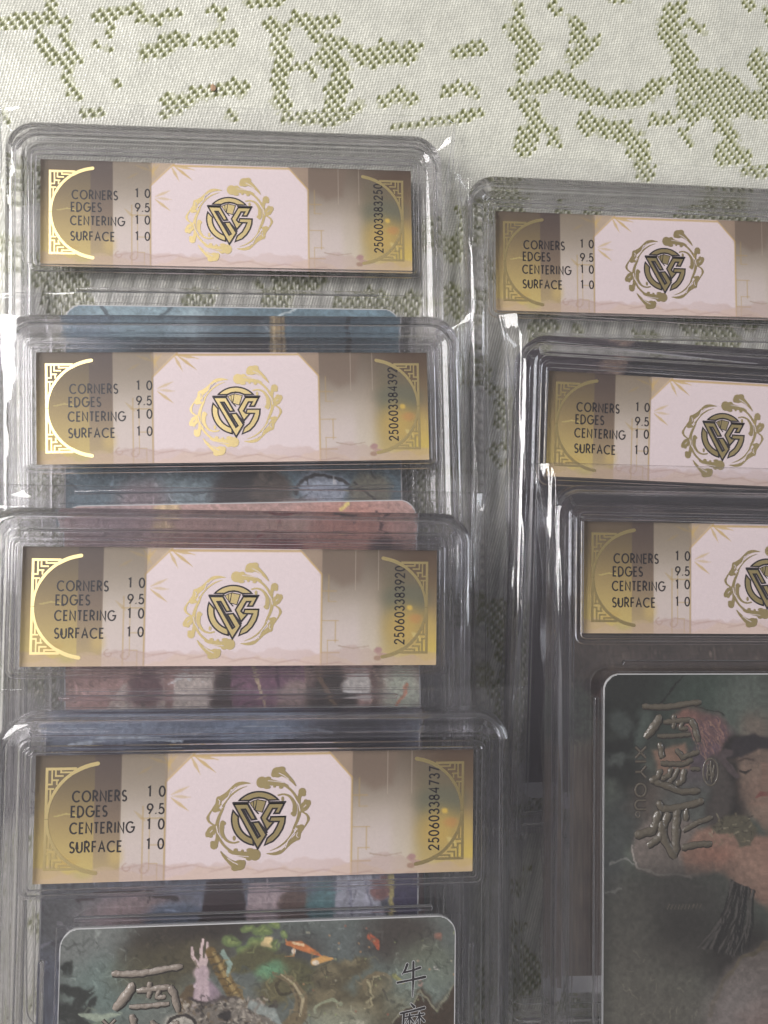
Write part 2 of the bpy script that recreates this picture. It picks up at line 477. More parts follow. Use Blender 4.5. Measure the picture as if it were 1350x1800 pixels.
    P.blob(69, 17.5, 2.2, 2.5, (214, 188, 92), soft=.7, a=.8); P.blob(69, 14, 1.4, 3, (206, 176, 96), soft=.7, a=.6)
    for k in range(9):
        P.stroke([(66.5 + k * .4, 19.8), (66.9 + k * .42, 17.2 + (k % 3) * .5)], [.4, .08], (226, 200, 112), a=.6)
    # cloud scroll and distant hills along the foot
    g = fbm(X * .18, Y * .1 + 7, 41, 4)
    h = 17.4 + 2.4 * (g - .5) * 2
    put(sm(0, .5, Y - h) * .45 * (1 - band(28, 46, 4) * .35), np.array([188, 160, 150.]))
    h2 = 18.6 + 1.8 * (fbm(X * .22 + 9, Y * 0 + 2, 51, 3) - .5) * 2
    put(sm(0, .35, Y - h2) * .4, np.array([204, 178, 156.]))
    for k in range(7):
        y = 17.0 + k * .45
        P.stroke([(14 + 7 * k, y + 1), (18 + 7 * k, y + .2), (22 + 7 * k, y + 1.1), (26 + 7 * k, y + .6)], .25, (176, 148, 138), soft=.9, a=.35)
    P.stroke([(53.5, 16.6), (56, 17.1), (58.5, 16.6)], .22, (176, 156, 140), a=.7); P.stroke([(59.7, 17.5), (60.6, 18.1), (61.5, 18.3)], .7, (182, 148, 140), a=.8)
    P.blob(60.2, 17.3, .6, .5, (176, 140, 134)); P.blob(60.0, 18.8, .6, .5, (170, 140, 120))
    for (x, y) in ((17.5, 18.2), (14.8, 17.8)):
        P.stroke(arc(x, y, .6, .6, 0, 270, 8), .2, (176, 144, 128), a=.5)
    # left foot leaves
    for k in range(16):
        a_ = -20 - 12 * k; P.stroke([(5.5, 17.2), (5.5 + 2.2 * math.cos(R(a_)), 17.2 + 1.8 * math.sin(R(a_)))], [.5, .15], (196, 164, 92), a=.35)
    P.blob(8, 18.6, 1.6, .8, (190, 176, 110), soft=.6, a=.6); P.blob(13.0, 16, 1.2, 1.4, (212, 184, 116), soft=.7, a=.6)
    P.grain(.035, 6.0)
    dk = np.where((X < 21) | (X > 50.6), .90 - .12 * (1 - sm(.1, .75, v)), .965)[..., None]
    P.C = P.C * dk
    return P.out()

# ------------------------------------------------------------------ card pictures (painted scenes of rock, water, cloth and figures, cropped by the slabs)
def art_water(X, Y):            # topmost card of the left stack
    P = Paint(X, Y, (86, 92, 88), seed=11, warp=.9)
    P.C *= (.8 + .5 * fbm(X * .14, Y * .16, 4, 5))[..., None]
    P.blob(4, 3, 9, 6, (108, 112, 112), soft=.7, a=.8); P.blob(7.5, 9.5, 6, 5, (96, 116, 112), soft=.6, a=.85)
    P.blob(19, 3, 9, 4.6, (52, 44, 38), soft=.35); P.blob(15, 7, 6, 4, (74, 66, 44), soft=.6, a=.85)
    P.blob(26, 1.2, 7, 2, (48, 38, 34), soft=.5, a=.9); P.blob(22, 5, 4, 2.6, (80, 70, 46), soft=.6, a=.8)
    P.blob(46, 5, 18, 5, (84, 92, 94), soft=.6, a=.8); P.blob(37, 5, 4, 3, (58, 52, 50), soft=.6, a=.7)
    P.blob(54, 4, 6, 5, (60, 50, 46), soft=.5, a=.9); P.blob(58, 8, 5, 4, (102, 110, 92), soft=.6, a=.8); P.blob(47, 11, 8, 4, (98, 112, 106), soft=.6, a=.8)
    for (x, y, r) in ((29.4, .9, 1.1), (31.5, 1.6, 1.3), (33.5, .6, 1.0), (30.5, 3.6, 1.4), (28.5, 4.6, 1.3), (33, 4, 1.1), (26.5, 3, 1.5), (35, 2, .9)):
        P.blob(x, y, r, r * .7, (104, 128, 66), soft=.25, a=.9); P.blob(x + .2, y - .1, r * .5, r * .3, (142, 160, 84), soft=.4, a=.7)
    P.blob(32.2, 3.3, .8, .7, (226, 192, 128)); P.blob(27.5, 5.6, .6, .4, (214, 110, 84)); P.blob(29, 6, .4, .3, (226, 130, 100))
    P.stroke([(26, 6.6), (31, 5.8), (36, 8.5), (40, 10)], [2, 4.5, 5, 5], (84, 80, 50), soft=.3); P.blob(33, 8, 2.2, 1.4, (92, 146, 104), soft=.6)
    P.blob(34, 11, 3.2, 2.2, (92, 84, 54), soft=.4); P.stroke(arc(35.5, 10.5, 1.4, 1.2, 0, 300, 10), .5, (60, 52, 34)); P.blob(41, 12, 2, 2, (124, 150, 142), soft=.5)
    # rocks
    for (x, y, a, b) in ((43, 9, 3.4, 2.6), (46.5, 7.6, 2.6, 1.4), (42, 13, 4, 3), (50, 12, 3.4, 3), (53.5, 14.5, 4.5, 2.8), (47, 15.5, 6, 3)):
        P.blob(x, y, a, b, (86, 76, 54), soft=.3); P.blob(x - .4, y - .8, a * .6, b * .4, (128, 114, 82), soft=.6, a=.7)
    P.stroke(arc(50.2, 10.6, 2.2, 1.6, 160, 400, 10), .6, (116, 100, 72)); P.stroke([(48.6, 10), (49.5, 12.5), (48.8, 13.6)], .35, (160, 148, 110)); P.stroke([(51, 11.5), (52, 13), (53.2, 13.8)], .4, (64, 52, 38))
    P.stroke(arc(42.6, 14.4, 2.4, 1.6, 170, 330, 10), .5, (138, 144, 112)); P.blob(43.5, 16.5, 6, 2.4, (146, 150, 128), soft=.7, a=.8); P.blob(46, 17.5, 2.5, 1, (180, 176, 158), soft=.6, a=.8)
    # dark peak on the right and pale water behind it
    P.blob(57, 12, 5, 4, (112, 128, 120), soft=.7, a=.7)
    P.poly([(50, 20), (54.5, 15.5), (57, 12.2), (58, 11.6), (60, 14.6), (63.5, 11), (63.5, 30), (48, 30)], (62, 46, 34), soft=.6, w=1)
    P.stroke([(53, 16.8), (57.5, 12.2), (60, 15.2), (63, 11.2)], .35, (150, 150, 124), a=.7)
    # koi
    for (pts, w, c1) in (([(35.6, 3.6), (37.6, 3.9), (39.6, 5.0), (41.2, 5.8)], [.7, 1.4, .9, .2], (206, 106, 48)), ([(39.9, 6.7), (41.6, 6.2), (43, 6.2)], [1.0, 1.0, .3], (214, 150, 72)), ([(49, 3.0), (50, 3.9), (50.4, 5.0)], [.9, 1.1, .4], (176, 74, 46)), ([(53, 9.4), (54.5, 10.6)], [.8, .5], (138, 138, 80))):
        P.stroke(pts, w, c1, soft=.3, w=.2)
    P.blob(36.6, 4.8, .35, .45, (226, 208, 190), w=.2); P.blob(40.2, 6.8, .6, .35, (230, 210, 186), w=.2); P.stroke([(36.5, 3.5), (38.2, 3.8)], .4, (236, 190, 140), w=.2)
    rng = random.Random(4)
    for k in range(40):
        P.blob(rng.uniform(36, 63), rng.uniform(1, 16), .18, .18, rng.choice([(160, 84, 66), (180, 174, 146), (140, 148, 96), (190, 134, 88)]), w=0, a=.7)
    P.blob(60.4, 3.4, .7, .5, (140, 92, 78), soft=.6); P.blob(60.2, 8.7, .4, .4, (206, 200, 196)); P.blob(57.6, 11, .6, .5, (170, 120, 110), a=.7)
    # leaves on the left
    for (x, y, a, b, r_) in ((2.2, 9.5, 2.2, .9, 10), (3.6, 10.8, 2.4, .8, -40), (2, 13, 3.2, 1.6, 15), (1.5, 16, 2.4, 1.2, -15), (5, 12, 1.6, .6, -60), (4.5, 15, 2.2, .7, 30), (1.5, 6, .8, 1.2, 0)):
        P.blob(x, y, a, b, (40, 42, 40), rot=r_, soft=.3)
    P.stroke([(3.5, 13.3), (6.5, 13.9), (10, 13.4)], [.5, 1.2, .4], (150, 164, 144), a=.9); P.stroke([(3, 16.5), (7, 15), (10, 16.5), (14, 16)], [1, 1.8, 1.4, .5], (112, 128, 104), a=.8)
    # armoured figure: raised hand, staff, horned helm
    P.poly([(20.6, 16), (20.7, 9.4), (23.2, 8.6), (26.2, 12.3), (27.4, 17)], (142, 118, 136), soft=.4); P.blob(22.0, 7.6, 1.25, 1.1, (188, 160, 170), soft=.3, w=.1)
    P.stroke([(22.2, 12.6), (22.2, 8.2), (22.0, 6)], [2.6, 2.0, 1.4], (184, 156, 168), soft=.25, w=.1)
    for pts in ([(21.6, 6.6), (20.6, 5.0), (20.5, 3.6)], [(22.0, 6.2), (21.9, 4.2), (22.2, 2.4)], [(22.6, 6.2), (22.9, 4.4), (22.9, 3.0)]):
        P.stroke(pts, [.66, .5, .36], (206, 176, 180), soft=.2, w=.05)
    P.stroke([(23.4, 4.4), (25.4, 8), (28.5, 13.5)], [1.6, 2.0, 2.2], (112, 84, 40), soft=.2, w=.1)
    P.stroke([(23.9, 4.6), (25.7, 8), (28.6, 13)], [.5, .6, .7], (176, 146, 84), soft=.5, w=.1, a=.8)
    for k in range(7): P.stroke([(23.0 + k * .62, 5.3 + k * 1.15), (23.9 + k * .62, 5.2 + k * 1.15), (24.7 + k * .62, 4.7 + k * 1.15)], .22, (70, 52, 28), w=.1, a=.8)
    P.stroke([(25, 4.6), (26.5, 6.4), (26.4, 8.0)], [.8, .7, .3], (132, 158, 148)); P.stroke([(19.3, 15), (19.6, 12), (20.2, 10.2)], [2.2, 2.4, 1.6], (92, 72, 48), soft=.25)
    P.blob(22.5, 12.4, 2.2, .6, (52, 40, 42), rot=10); P.blob(26, 12, 1.8, .5, (50, 38, 40))
    P.blob(26.5, 16, 7.5, 4.2, (112, 102, 94), soft=.2)
    for k in range(380):
        x, y = rng.uniform(19, 34), rng.uniform(12, 20)
        P.blob(x, y, rng.uniform(.12, .5), rng.uniform(.1, .3), rng.choice([(152, 140, 130), (70, 58, 52), (176, 164, 150), (50, 42, 40), (112, 92, 70)]), rot=rng.uniform(0, 180), a=.75)
    P.blob(25.8, 14.6, 1.2, .8, (46, 40, 40)); P.blob(19, 15.6, 2.6, 1.6, (176, 168, 158), soft=.3); P.stroke(arc(19.2, 15.6, 2.2, 1.4, 150, 380, 10), .5, (46, 38, 36))
    P.stroke([(33.4, 8.2), (36.2, 9.4), (38.0, 12), (37.8, 15), (35.6, 17.4), (33, 18)], [.5, 1.3, 1.9, 2.4, 2.8, 3], (116, 98, 68), soft=.18, w=.1)
    for k in range(9):
        t = k / 8; P.stroke(arc(33.8, 14, 4.2 - .1 * k, 4.6, -55 + 115 * t, -50 + 115 * t, 2), .35, (72, 58, 40), w=.1, a=.6)
    P.stroke([(34.6, 8.4), (36.8, 10.0), (38.3, 12.4), (37.8, 15)], [.2, .35, .5, .4], (186, 168, 130), w=.1, a=.8)
    P.stroke([(30, 13), (33, 14.5), (35, 16.5)], [1.2, 1.8, .6], (150, 166, 166), a=.7)
    for k in range(420):
        x, y = rng.uniform(0, 63), rng.uniform(0, 19); j = np.unravel_index(np.argmin(np.hypot(X - x, Y - y)), X.shape)
        c_ = np.clip(P.C[j] * rng.choice([.7, .8, 1.2, 1.3]), 0, 225); a_ = rng.uniform(0, 6.3); l = rng.uniform(.4, 1.6)
        P.stroke([(x, y), (x + l * math.cos(a_), y + l * math.sin(a_)), (x + l * 1.6 * math.cos(a_ + .7), y + l * 1.6 * math.sin(a_ + .7))], [.12, rng.uniform(.2, .5), .06], c_, a=.65)
    P.grain(.16, 2.2); P.grain(.10, 6.5, 3)
    g_ = P.C.mean(-1, keepdims=True); P.C = (P.C * .76 + g_ * .24 * np.array([1.03, 1.01, .93])) * 1.04 * .88 + np.array([104, 106, 98.]) * .12  # last term paints a milky grey-green haze into the print colours
    return P.out()

def art_dusk(X, Y):             # topmost card of the right stack
    X = X / 1.085; Y = Y / 1.085
    P = Paint(X, Y, (72, 82, 74), seed=23, warp=1.2)
    P.C *= (.75 + .5 * fbm(X * .12, Y * .1, 8, 5))[..., None]
    P.blob(5, 3, 16, 9, (34, 38, 36), soft=.6); P.blob(18, 5, 8, 7, (54, 76, 66), soft=.7, a=.9); P.blob(25, 6, 5, 7, (92, 106, 98), soft=.7, a=.8); P.blob(26.5, 9.5, 3, 3, (130, 106, 92), soft=.7, a=.8)
    P.stroke([(14, 0), (11, 4), (8.5, 6)], .35, (26, 26, 26)); P.stroke([(8, 6), (5, 8), (4.4, 10.5)], .5, (26, 28, 28)); P.stroke([(16, 5.8), (19, 6), (21, 7)], .25, (30, 34, 32))
    for (x, y, a, b, r_, c_) in ((3, 8, 2.4, 1.6, 30, (62, 74, 72)), (2.6, 12.5, 2.8, 2.0, -20, (24, 26, 26)), (6, 10.5, 2.2, 1.4, 45, (30, 34, 34)), (3.5, 16, 3.2, 1.8, 10, (28, 30, 30)), (7, 9, 1.4, 3, 10, (70, 88, 82)), (5.4, 19, 3, 3.6, 0, (34, 36, 34)), (4, 24, 4, 4, 0, (60, 66, 66)), (2, 14, 1.8, 1, 0, (74, 84, 82)), (1.5, 31, 2, 5, 0, (66, 72, 74))):
        P.blob(x, y, a, b, c_, rot=r_, soft=.45, a=.9)
    # bright hair falling behind the title
    P.stroke([(14, 7.4), (18.5, 9.2), (21.5, 13), (24.5, 16)], [3.5, 5, 4.6, 4], (140, 84, 74), soft=.5, w=.8, col2=(84, 64, 96))
    P.blob(18.6, 14, 3, 2.4, (98, 72, 110), soft=.6, a=.9); P.blob(15, 16.6, 4, 3, (84, 66, 80), soft=.6)
    rng = random.Random(9)
    for k in range(60):
        x = rng.uniform(14, 20); P.stroke([(x, 7.5 + rng.uniform(0, 2)), (x + rng.uniform(1, 3), 11 + rng.uniform(0, 2)), (x + rng.uniform(3, 6), 15.5)], .16, rng.choice([(166, 104, 88), (110, 72, 90), (190, 130, 100), (86, 58, 80)]), a=.6, w=.8)
    # skin and cloth seen between the strokes
    P.poly([(8.6, 12.6), (14, 11.6), (15, 15.5), (12, 17.5), (9.5, 17)], (150, 104, 82), soft=.5); P.blob(9.5, 21, 4.5, 4, (92, 74, 66), soft=.6)
    P.blob(14, 22, 5, 5, (86, 90, 88), soft=.6, a=.9)
    # pale cushion
    P.poly([(5.6, 25.5), (8, 23.5), (15, 24), (18, 27), (18, 33), (10, 33.4), (6, 32), (4.8, 29)], (124, 108, 102), soft=.7)
    P.stroke([(4.9, 28), (5.6, 31.6), (9, 32.8), (15, 33.4)], .35, (168, 156, 150), w=.4)
    # dark tresses, face turned away into the shade, bare shoulder
    P.stroke([(23, 12), (22, 17), (21.5, 22), (22.5, 27)], [4, 6, 7, 4], (34, 28, 28), soft=.35)
    P.stroke([(19.5, 15), (20.5, 19), (19.5, 26)], [3, 4, 3.5], (74, 64, 62), soft=.5)
    P.poly([(23.2, 13.2), (26, 12), (30, 12), (36, 16), (36, 26), (29, 27), (25.2, 23), (23.6, 18)], (146, 112, 94), soft=.7, w=.3)
    P.blob(27, 19, 2.2, 2.0, (150, 106, 88), soft=.7, a=.6); P.blob(24.6, 20.5, 1.4, 3.4, (112, 84, 72), soft=.8, a=.6); P.blob(25.5, 14.2, 3, .9, (104, 80, 70), soft=.8, a=.6); P.stroke([(23.6, 16.2), (24.6, 16.5), (25.6, 16.0)], [.25, .5, .2], (46, 34, 32), w=0); P.stroke([(23.3, 14.6), (24.6, 14.1), (26, 14.4)], .35, (78, 56, 48), w=0)
    P.stroke([(26.5, 20.6), (27.4, 20.0), (29, 20.4)], [.3, .8, .4], (150, 66, 58), w=0); P.blob(27.5, 21.6, 1.5, .5, (150, 104, 86), soft=.8, a=.7)
    P.stroke([(27.6, 15), (27.8, 18.2), (27.2, 18.9)], [.3, .4, .3], (150, 106, 88), w=0)
    P.poly([(21.5, 13.8), (22.5, 10.8), (26, 10.0), (32, 11.4), (32, 13), (27, 12.6), (24, 14)], (44, 36, 44), soft=.35); P.stroke([(22, 13), (20.5, 13.5), (23, 17)], 1.2, (84, 66, 72))
    P.poly([(13.5, 29.5), (16, 25.8), (20, 25), (24, 26.2), (27, 27), (36, 27), (36, 42), (27, 38), (23, 34.5), (20, 32.6), (14.5, 33)], (160, 108, 88), soft=.7)
    P.blob(18.5, 30, 3, 1.8, (164, 96, 76), soft=.7, a=.8); P.blob(26, 33, 3, 4, (176, 124, 102), soft=.7, a=.8)
    P.poly([(18.5, 25.4), (21, 23.4), (25, 23.4), (26.6, 26), (25.5, 28.5), (23.4, 28.8), (22.4, 26.4), (19.5, 26.4)], (92, 84, 62), soft=.3)
    for k in range(36):
        x, y = rng.uniform(18.6, 26), rng.uniform(23.6, 28)
        P.stroke([(x, y), (x + rng.uniform(-.8, .8), y + rng.uniform(-.5, .5))], .22, rng.choice([(150, 138, 108), (52, 46, 36), (124, 108, 76)]), a=.8, w=.2)
    # mist, dark rock and dark hair strands below
    P.blob(12, 37, 11, 5, (58, 54, 52), soft=.7, a=.9); P.blob(14, 44, 9, 5, (44, 40, 38), soft=.6, a=.95); P.blob(4, 43, 5, 8, (76, 74, 68), soft=.7)
    P.blob(9, 55, 13, 9, (100, 94, 84), soft=.8, a=.85); P.blob(24, 47, 6, 6, (40, 34, 32), soft=.5)
    for k in range(46):
        t = rng.random()
        P.stroke([(22 + 4 * t, 34 + 2 * t), (20.5 + 5 * t + rng.uniform(-1, 1), 39 + 3 * t), (17 + 8 * t + rng.uniform(-1, 1), 45 + 2 * t)], .28, rng.choice([(24, 22, 24), (32, 28, 28), (84, 78, 76), (20, 18, 20)]), a=.85, w=.3)
    P.poly([(18, 56), (21, 49), (25, 46), (30, 44), (40, 44), (40, 70), (17, 70)], (112, 98, 94), soft=1.2, a=.95)
    P.stroke([(18.5, 56), (20.5, 50.5), (24, 47), (29, 44)], [.6, .9, .7, .5], (92, 78, 56)); P.blob(24, 56, 6, 6, (140, 128, 128), soft=.8, a=.8); P.blob(29, 60, 5, 5, (150, 112, 104), soft=.8, a=.7)
    for k in range(30):
        x, y = rng.uniform(3, 16), rng.uniform(46, 60); P.stroke([(x, y), (x + rng.uniform(-1, 1), y + rng.uniform(-1.4, 1.4))], .16, (142, 132, 114), a=.5)
    P.stroke([(1, 30.6), (3, 30.3), (5, 31)], .35, (132, 132, 130), a=.8); P.stroke([(.5, 35.5), (3, 35)], .3, (112, 112, 110), a=.7)
    for k in range(10): P.stroke([(11 + k * .6, 38.6), (11.3 + k * .6, 37.8)], .14, (116, 104, 80), a=.7, w=.2)
    P.grain(.20, 1.6); P.grain(.12, 6.0, 5)
    g_ = P.C.mean(-1, keepdims=True); P.C = (P.C * .62 + g_ * .38 * np.array([1.03, 1.0, .95])) * .92 * .86 + np.array([84, 82, 72.]) * .14  # last term mixes a hazy reflection over the card into its print colours
    return P.out()

def art_strip(seed, sky, top_shapes, mid_shapes, gain=1.14):
    def f(X, Y):
        P = Paint(X, Y, sky, seed=seed, warp=.9)
        P.C *= (.78 + .44 * fbm(X * .16, Y * .2, seed, 5))[..., None]
        for sh in top_shapes + mid_shapes:
            k = sh[0]
            if k == 'b': P.blob(*sh[1:6], **(sh[6] if len(sh) > 6 else {}))
            if k == 's': P.stroke(*sh[1:4], **(sh[4] if len(sh) > 4 else {}))
            if k == 'p': P.poly(*sh[1:3], **(sh[3] if len(sh) > 3 else {}))
        rng = random.Random(seed)
        for i in range(90):
            x, y = rng.uniform(0, 63), rng.uniform(20, 46); g = rng.choice([.6, .75, 1.3, 1.5])
            d = np.hypot(X - x, Y - y); j = np.unravel_index(np.argmin(d), d.shape); c_ = np.clip(P.C[j] * g, 0, 235)
            P.stroke([(x, y), (x + rng.uniform(-3, 3), y + rng.uniform(-2.5, 2.5))], [rng.uniform(.3, .9), .15], c_, a=.6)
        P.grain(.25, 2.0); P.grain(.12, 6.0, 4)
        g_ = P.C.mean(-1, keepdims=True); P.C = (P.C * .68 + g_ * .32) * gain
        return P.out()
    return f

art_teal = art_strip(31, (84, 112, 124), [
    ('b', 13, 2.5, 9, 3.4, (108, 136, 146)), ('s', arc(13, -2.5, 7.5, 5.6, 20, 160, 12), .5, (60, 78, 88)), ('b', 24, 3, 4, 3, (128, 152, 160), {'soft': .7}),
    ('s', [(36, 5), (40, 1.5), (43, 0)], .35, (160, 176, 180)), ('b', 34, 8, 10, 4, (46, 46, 50), {'soft': .5}), ('b', 50, 6, 10, 3.4, (62, 80, 90), {'soft': .6}),
    ('p', [(38.2, 3.2), (41, 3.2), (41, 12), (38, 12)], (156, 130, 82)), ('s', [(38.8, 3.5), (38.9, 12)], .35, (206, 180, 120)), ('s', [(40.2, 3.5), (40.2, 12)], .3, (110, 84, 50)),
    ('s', [(53, 4), (53.2, 10)], 1.0, (34, 38, 44)), ('s', [(52, 6), (54.4, 5.6)], .4, (34, 38, 44)), ('b', 20, 9, 8, 3, (60, 64, 70), {'soft': .6}), ('b', 5, 7, 5, 4, (104, 124, 140), {'soft': .6})],
    [('b', 20, 37, 10, 5, (128, 152, 158), {'soft': .5}), ('b', 14, 38, 5, 5, (146, 128, 132), {'soft': .5}), ('b', 33, 36, 6, 6, (54, 44, 44), {'soft': .3}), ('b', 38, 35, 4, 4, (92, 76, 62)),
     ('b', 48, 35, 5, 3.4, (156, 168, 186), {'soft': .2}), ('s', arc(48, 36, 5.4, 3.6, 180, 360, 12), .7, (58, 52, 52)), ('b', 43, 40, 6, 3, (150, 122, 112)), ('b', 57, 36, 4, 4, (120, 116, 92)), ('s', [(54, 34), (58, 37), (55, 40)], .5, (60, 54, 44))])
art_rose = art_strip(37, (168, 126, 116), [
    ('b', 8, 4, 9, 4, (142, 118, 122), {'soft': .7}), ('b', 18, 1.5, 2.5, 1.4, (196, 160, 112)), ('b', 27, 8, 9, 3, (150, 92, 82), {'soft': .6}), ('b', 50, 6, 9, 6, (176, 112, 96), {'soft': .6}),
    ('b', 39, 4.5, 5, 1.6, (176, 134, 118)), ('s', [(34, 6), (38, 4.4), (42, 5.6)], [.4, 1.2, .4], (140, 48, 50)), ('b', 38, 8.4, 5, 1.2, (126, 40, 44), {'soft': .4}), ('s', [(48, 5.4), (51.5, 4.6)], 1.0, (58, 48, 52)), ('s', [(49.5, 1.8), (50.6, .3)], .7, (206, 180, 84)),
    ('s', [(56, 2), (57.5, 6)], .5, (92, 56, 56)), ('b', 57, 9, 3, 2, (70, 46, 50), {'soft': .6})],
    [('p', [(2, 44), (10, 32), (17, 30), (18, 44)], (196, 172, 158)), ('b', 14, 33, 3, 3.4, (112, 74, 76)), ('p', [(18, 44), (19, 31), (26, 30), (27, 44)], (206, 188, 174)), ('b', 28, 36, 3, 6, (70, 48, 44)), ('p', [(29, 44), (29, 29), (42, 29), (43, 44)], (134, 84, 110)), ('s', [(33, 30), (35, 37), (34, 44)], .5, (198, 168, 128)), ('s', [(37, 30), (38, 38)], .6, (88, 50, 76)),
     ('b', 41, 36, 4, 3.4, (164, 134, 126)), ('b', 47, 36, 4.5, 5, (60, 46, 40)), ('s', [(44, 31), (48, 38), (46, 44)], .8, (124, 92, 64)), ('b', 52, 34, 3.2, 2.4, (204, 196, 186)), ('s', [(55.5, 30), (54.5, 44)], 2.4, (124, 92, 82)), ('b', 60, 36, 4, 6, (178, 186, 160), {'soft': .5}), ('s', [(57, 40), (61, 34)], .6, (216, 132, 90))])
art_blue = art_strip(43, (104, 110, 128), [
    ('b', 12, 3, 12, 2.5, (140, 158, 186), {'soft': .7}), ('b', 34, 3, 12, 2.2, (124, 146, 178), {'soft': .7}), ('b', 24, 7, 8, 3, (54, 60, 84), {'soft': .6}), ('b', 40, 8, 6, 3, (52, 48, 66)), ('b', 52, 6, 9, 5, (44, 40, 54), {'soft': .6}),
    ('b', 44, 9.6, 2, 2, (150, 92, 86)), ('s', [(4, 6), (12, 4.5), (22, 5.5)], .8, (178, 192, 206)), ('s', [(24, 4.2), (36, 3), (48, 4.4)], .5, (170, 186, 206)), ('b', 8, 9, 5, 3, (84, 84, 104))],
    [('b', 5, 34, 6, 6, (112, 112, 112), {'soft': .6}), ('b', 16, 34, 8, 4, (146, 122, 122), {'soft': .5}), ('s', [(6, 31), (14, 30), (22, 31.5)], 1.0, (70, 52, 50)), ('b', 22, 35, 5, 3, (96, 110, 134)), ('p', [(25, 44), (27, 29), (33, 29), (35, 44)], (64, 44, 48)), ('p', [(33, 44), (34, 30), (41, 30), (42, 44)], (182, 158, 162)), ('b', 42, 34, 3, 4, (112, 84, 74)), ('b', 46.5, 35, 2.4, 5, (84, 132, 136)),
     ('p', [(48, 42), (49, 29), (55, 29), (60, 42)], (178, 180, 196)), ('s', [(51, 30), (52, 41)], .4, (130, 132, 156)), ('s', [(54, 30), (57, 41)], .4, (136, 138, 160)), ('b', 57, 31, 2, 2, (150, 96, 90)), ('p', [(58.5, 44), (58.8, 29), (64, 29), (64, 44)], (66, 60, 96)), ('s', [(58.5, 29), (58.2, 40)], .8, (186, 170, 90))])
art_night = art_strip(53, (52, 42, 50), [
    ('b', 12, 2, 8, 3, (70, 54, 64)), ('b', 20, 3, 3, 2, (164, 130, 108)), ('b', 28, 5, 5, 4, (24, 20, 26)), ('b', 16, 6, 6, 2, (110, 84, 80)), ('b', 22, 8, 5, 2.4, (84, 72, 84)), ('s', [(17, 8), (22, 7), (26, 8.6)], .7, (160, 138, 116)), ('b', 8, 8, 5, 3, (46, 38, 48))],
    [('b', 14, 36, 9, 6, (78, 60, 58)), ('b', 26, 36, 6, 6, (108, 92, 90))])
art_umber = art_strip(59, (86, 71, 60), [
    ('b', 8, 3, 8, 3, (84, 76, 76)), ('b', 16, 3, 3.4, 2.4, (112, 102, 104)), ('b', 26, 4, 7, 4, (40, 34, 34)), ('b', 14, 8, 10, 2.6, (52, 44, 42))],
    [('b', 10, 34, 8, 4, (54, 36, 36)), ('s', [(4, 36), (9, 33), (15, 34), (20, 31)], [1, 2.2, 2, 1], (78, 50, 46)), ('b', 22, 33, 3.4, 3, (108, 96, 92)), ('s', [(24, 32), (28, 35), (34, 33)], 1.2, (164, 132, 120)), ('b', 3, 38, 4, 7, (88, 94, 82)), ('p', [(-1, 42), (-1, 90), (6, 90), (6, 42)], (132, 114, 96), {'soft': 1.5, 'a': .8}), ('b', 31, 37, 6, 3, (120, 92, 84))])

# ------------------------------------------------------------------ scene objects
def link(name, me, parent=None, **props):
    o = bpy.data.objects.new(name, me); COL.objects.link(o)
    if parent is not None: o.parent = parent
    for k, v in props.items(): o[k] = v
    return o

# --- meshes shared by all the slabs
X0, X1, Y0, Y1 = -6.0, 76.0, -6.5, 121.5
def shell(profile, name):
    mb = MB(); rings = []; mis = []
    for (d, z) in profile:
        rings.append([(x, y, z) for x, y in rrect(X0 + d, Y0 + d, X1 - d, Y1 - d, max(5.6 - d, 1.2))])
    for (d0, z0), (d1, z1) in zip(profile, profile[1:]):
        mis.append(0 if abs(z1 - z0) < .03 else 1)                   # level faces let one look straight through, steps and rounds bend the light
    mb.loops(rings, cap0=0, cap1=0, mis=mis)
    return mb.mesh(name, [M['plate'], M['rim']], smooth=38)
front_me = shell([(4.6, 5.2), (4.1, 5.2), (3.97, 5.25), (3.88, 5.38), (3.8, 5.5), (3.68, 5.55), (3.4, 5.56), (3.28, 5.6), (3.1, 5.72), (2.85, 5.9), (2.5, 6.06), (2.15, 6.16), (1.95, 6.19), (1.75, 6.2), (1.5, 6.17), (1.1, 6.04), (.75, 5.86), (.45, 5.64), (.22, 5.36), (.08, 5.05), (.01, 4.6), (0, 4.2), (0, 3.4),
                  (.1, 3.28), (1.25, 3.28), (1.36, 3.4), (1.42, 3.9), (1.52, 4.12), (1.7, 4.22), (4.6, 4.24)], 'front_shell')
back_me = shell([(3.3, 2.9), (3.05, 2.9), (2.98, 3.0), (2.9, 3.14), (2.75, 3.2), (.16, 3.2), (.03, 3.1), (0, 2.9), (0, 1.9), (.12, 1.85), (.12, 1.0), (.2, .6), (.4, .32), (.75, .18), (1.1, .15), (2.2, .15), (2.35, .22), (2.45, .4), (2.6, .46), (3.4, .46), (3.55, .36), (3.65, .2), (3.8, .15), (4.6, .15)], 'back_shell')

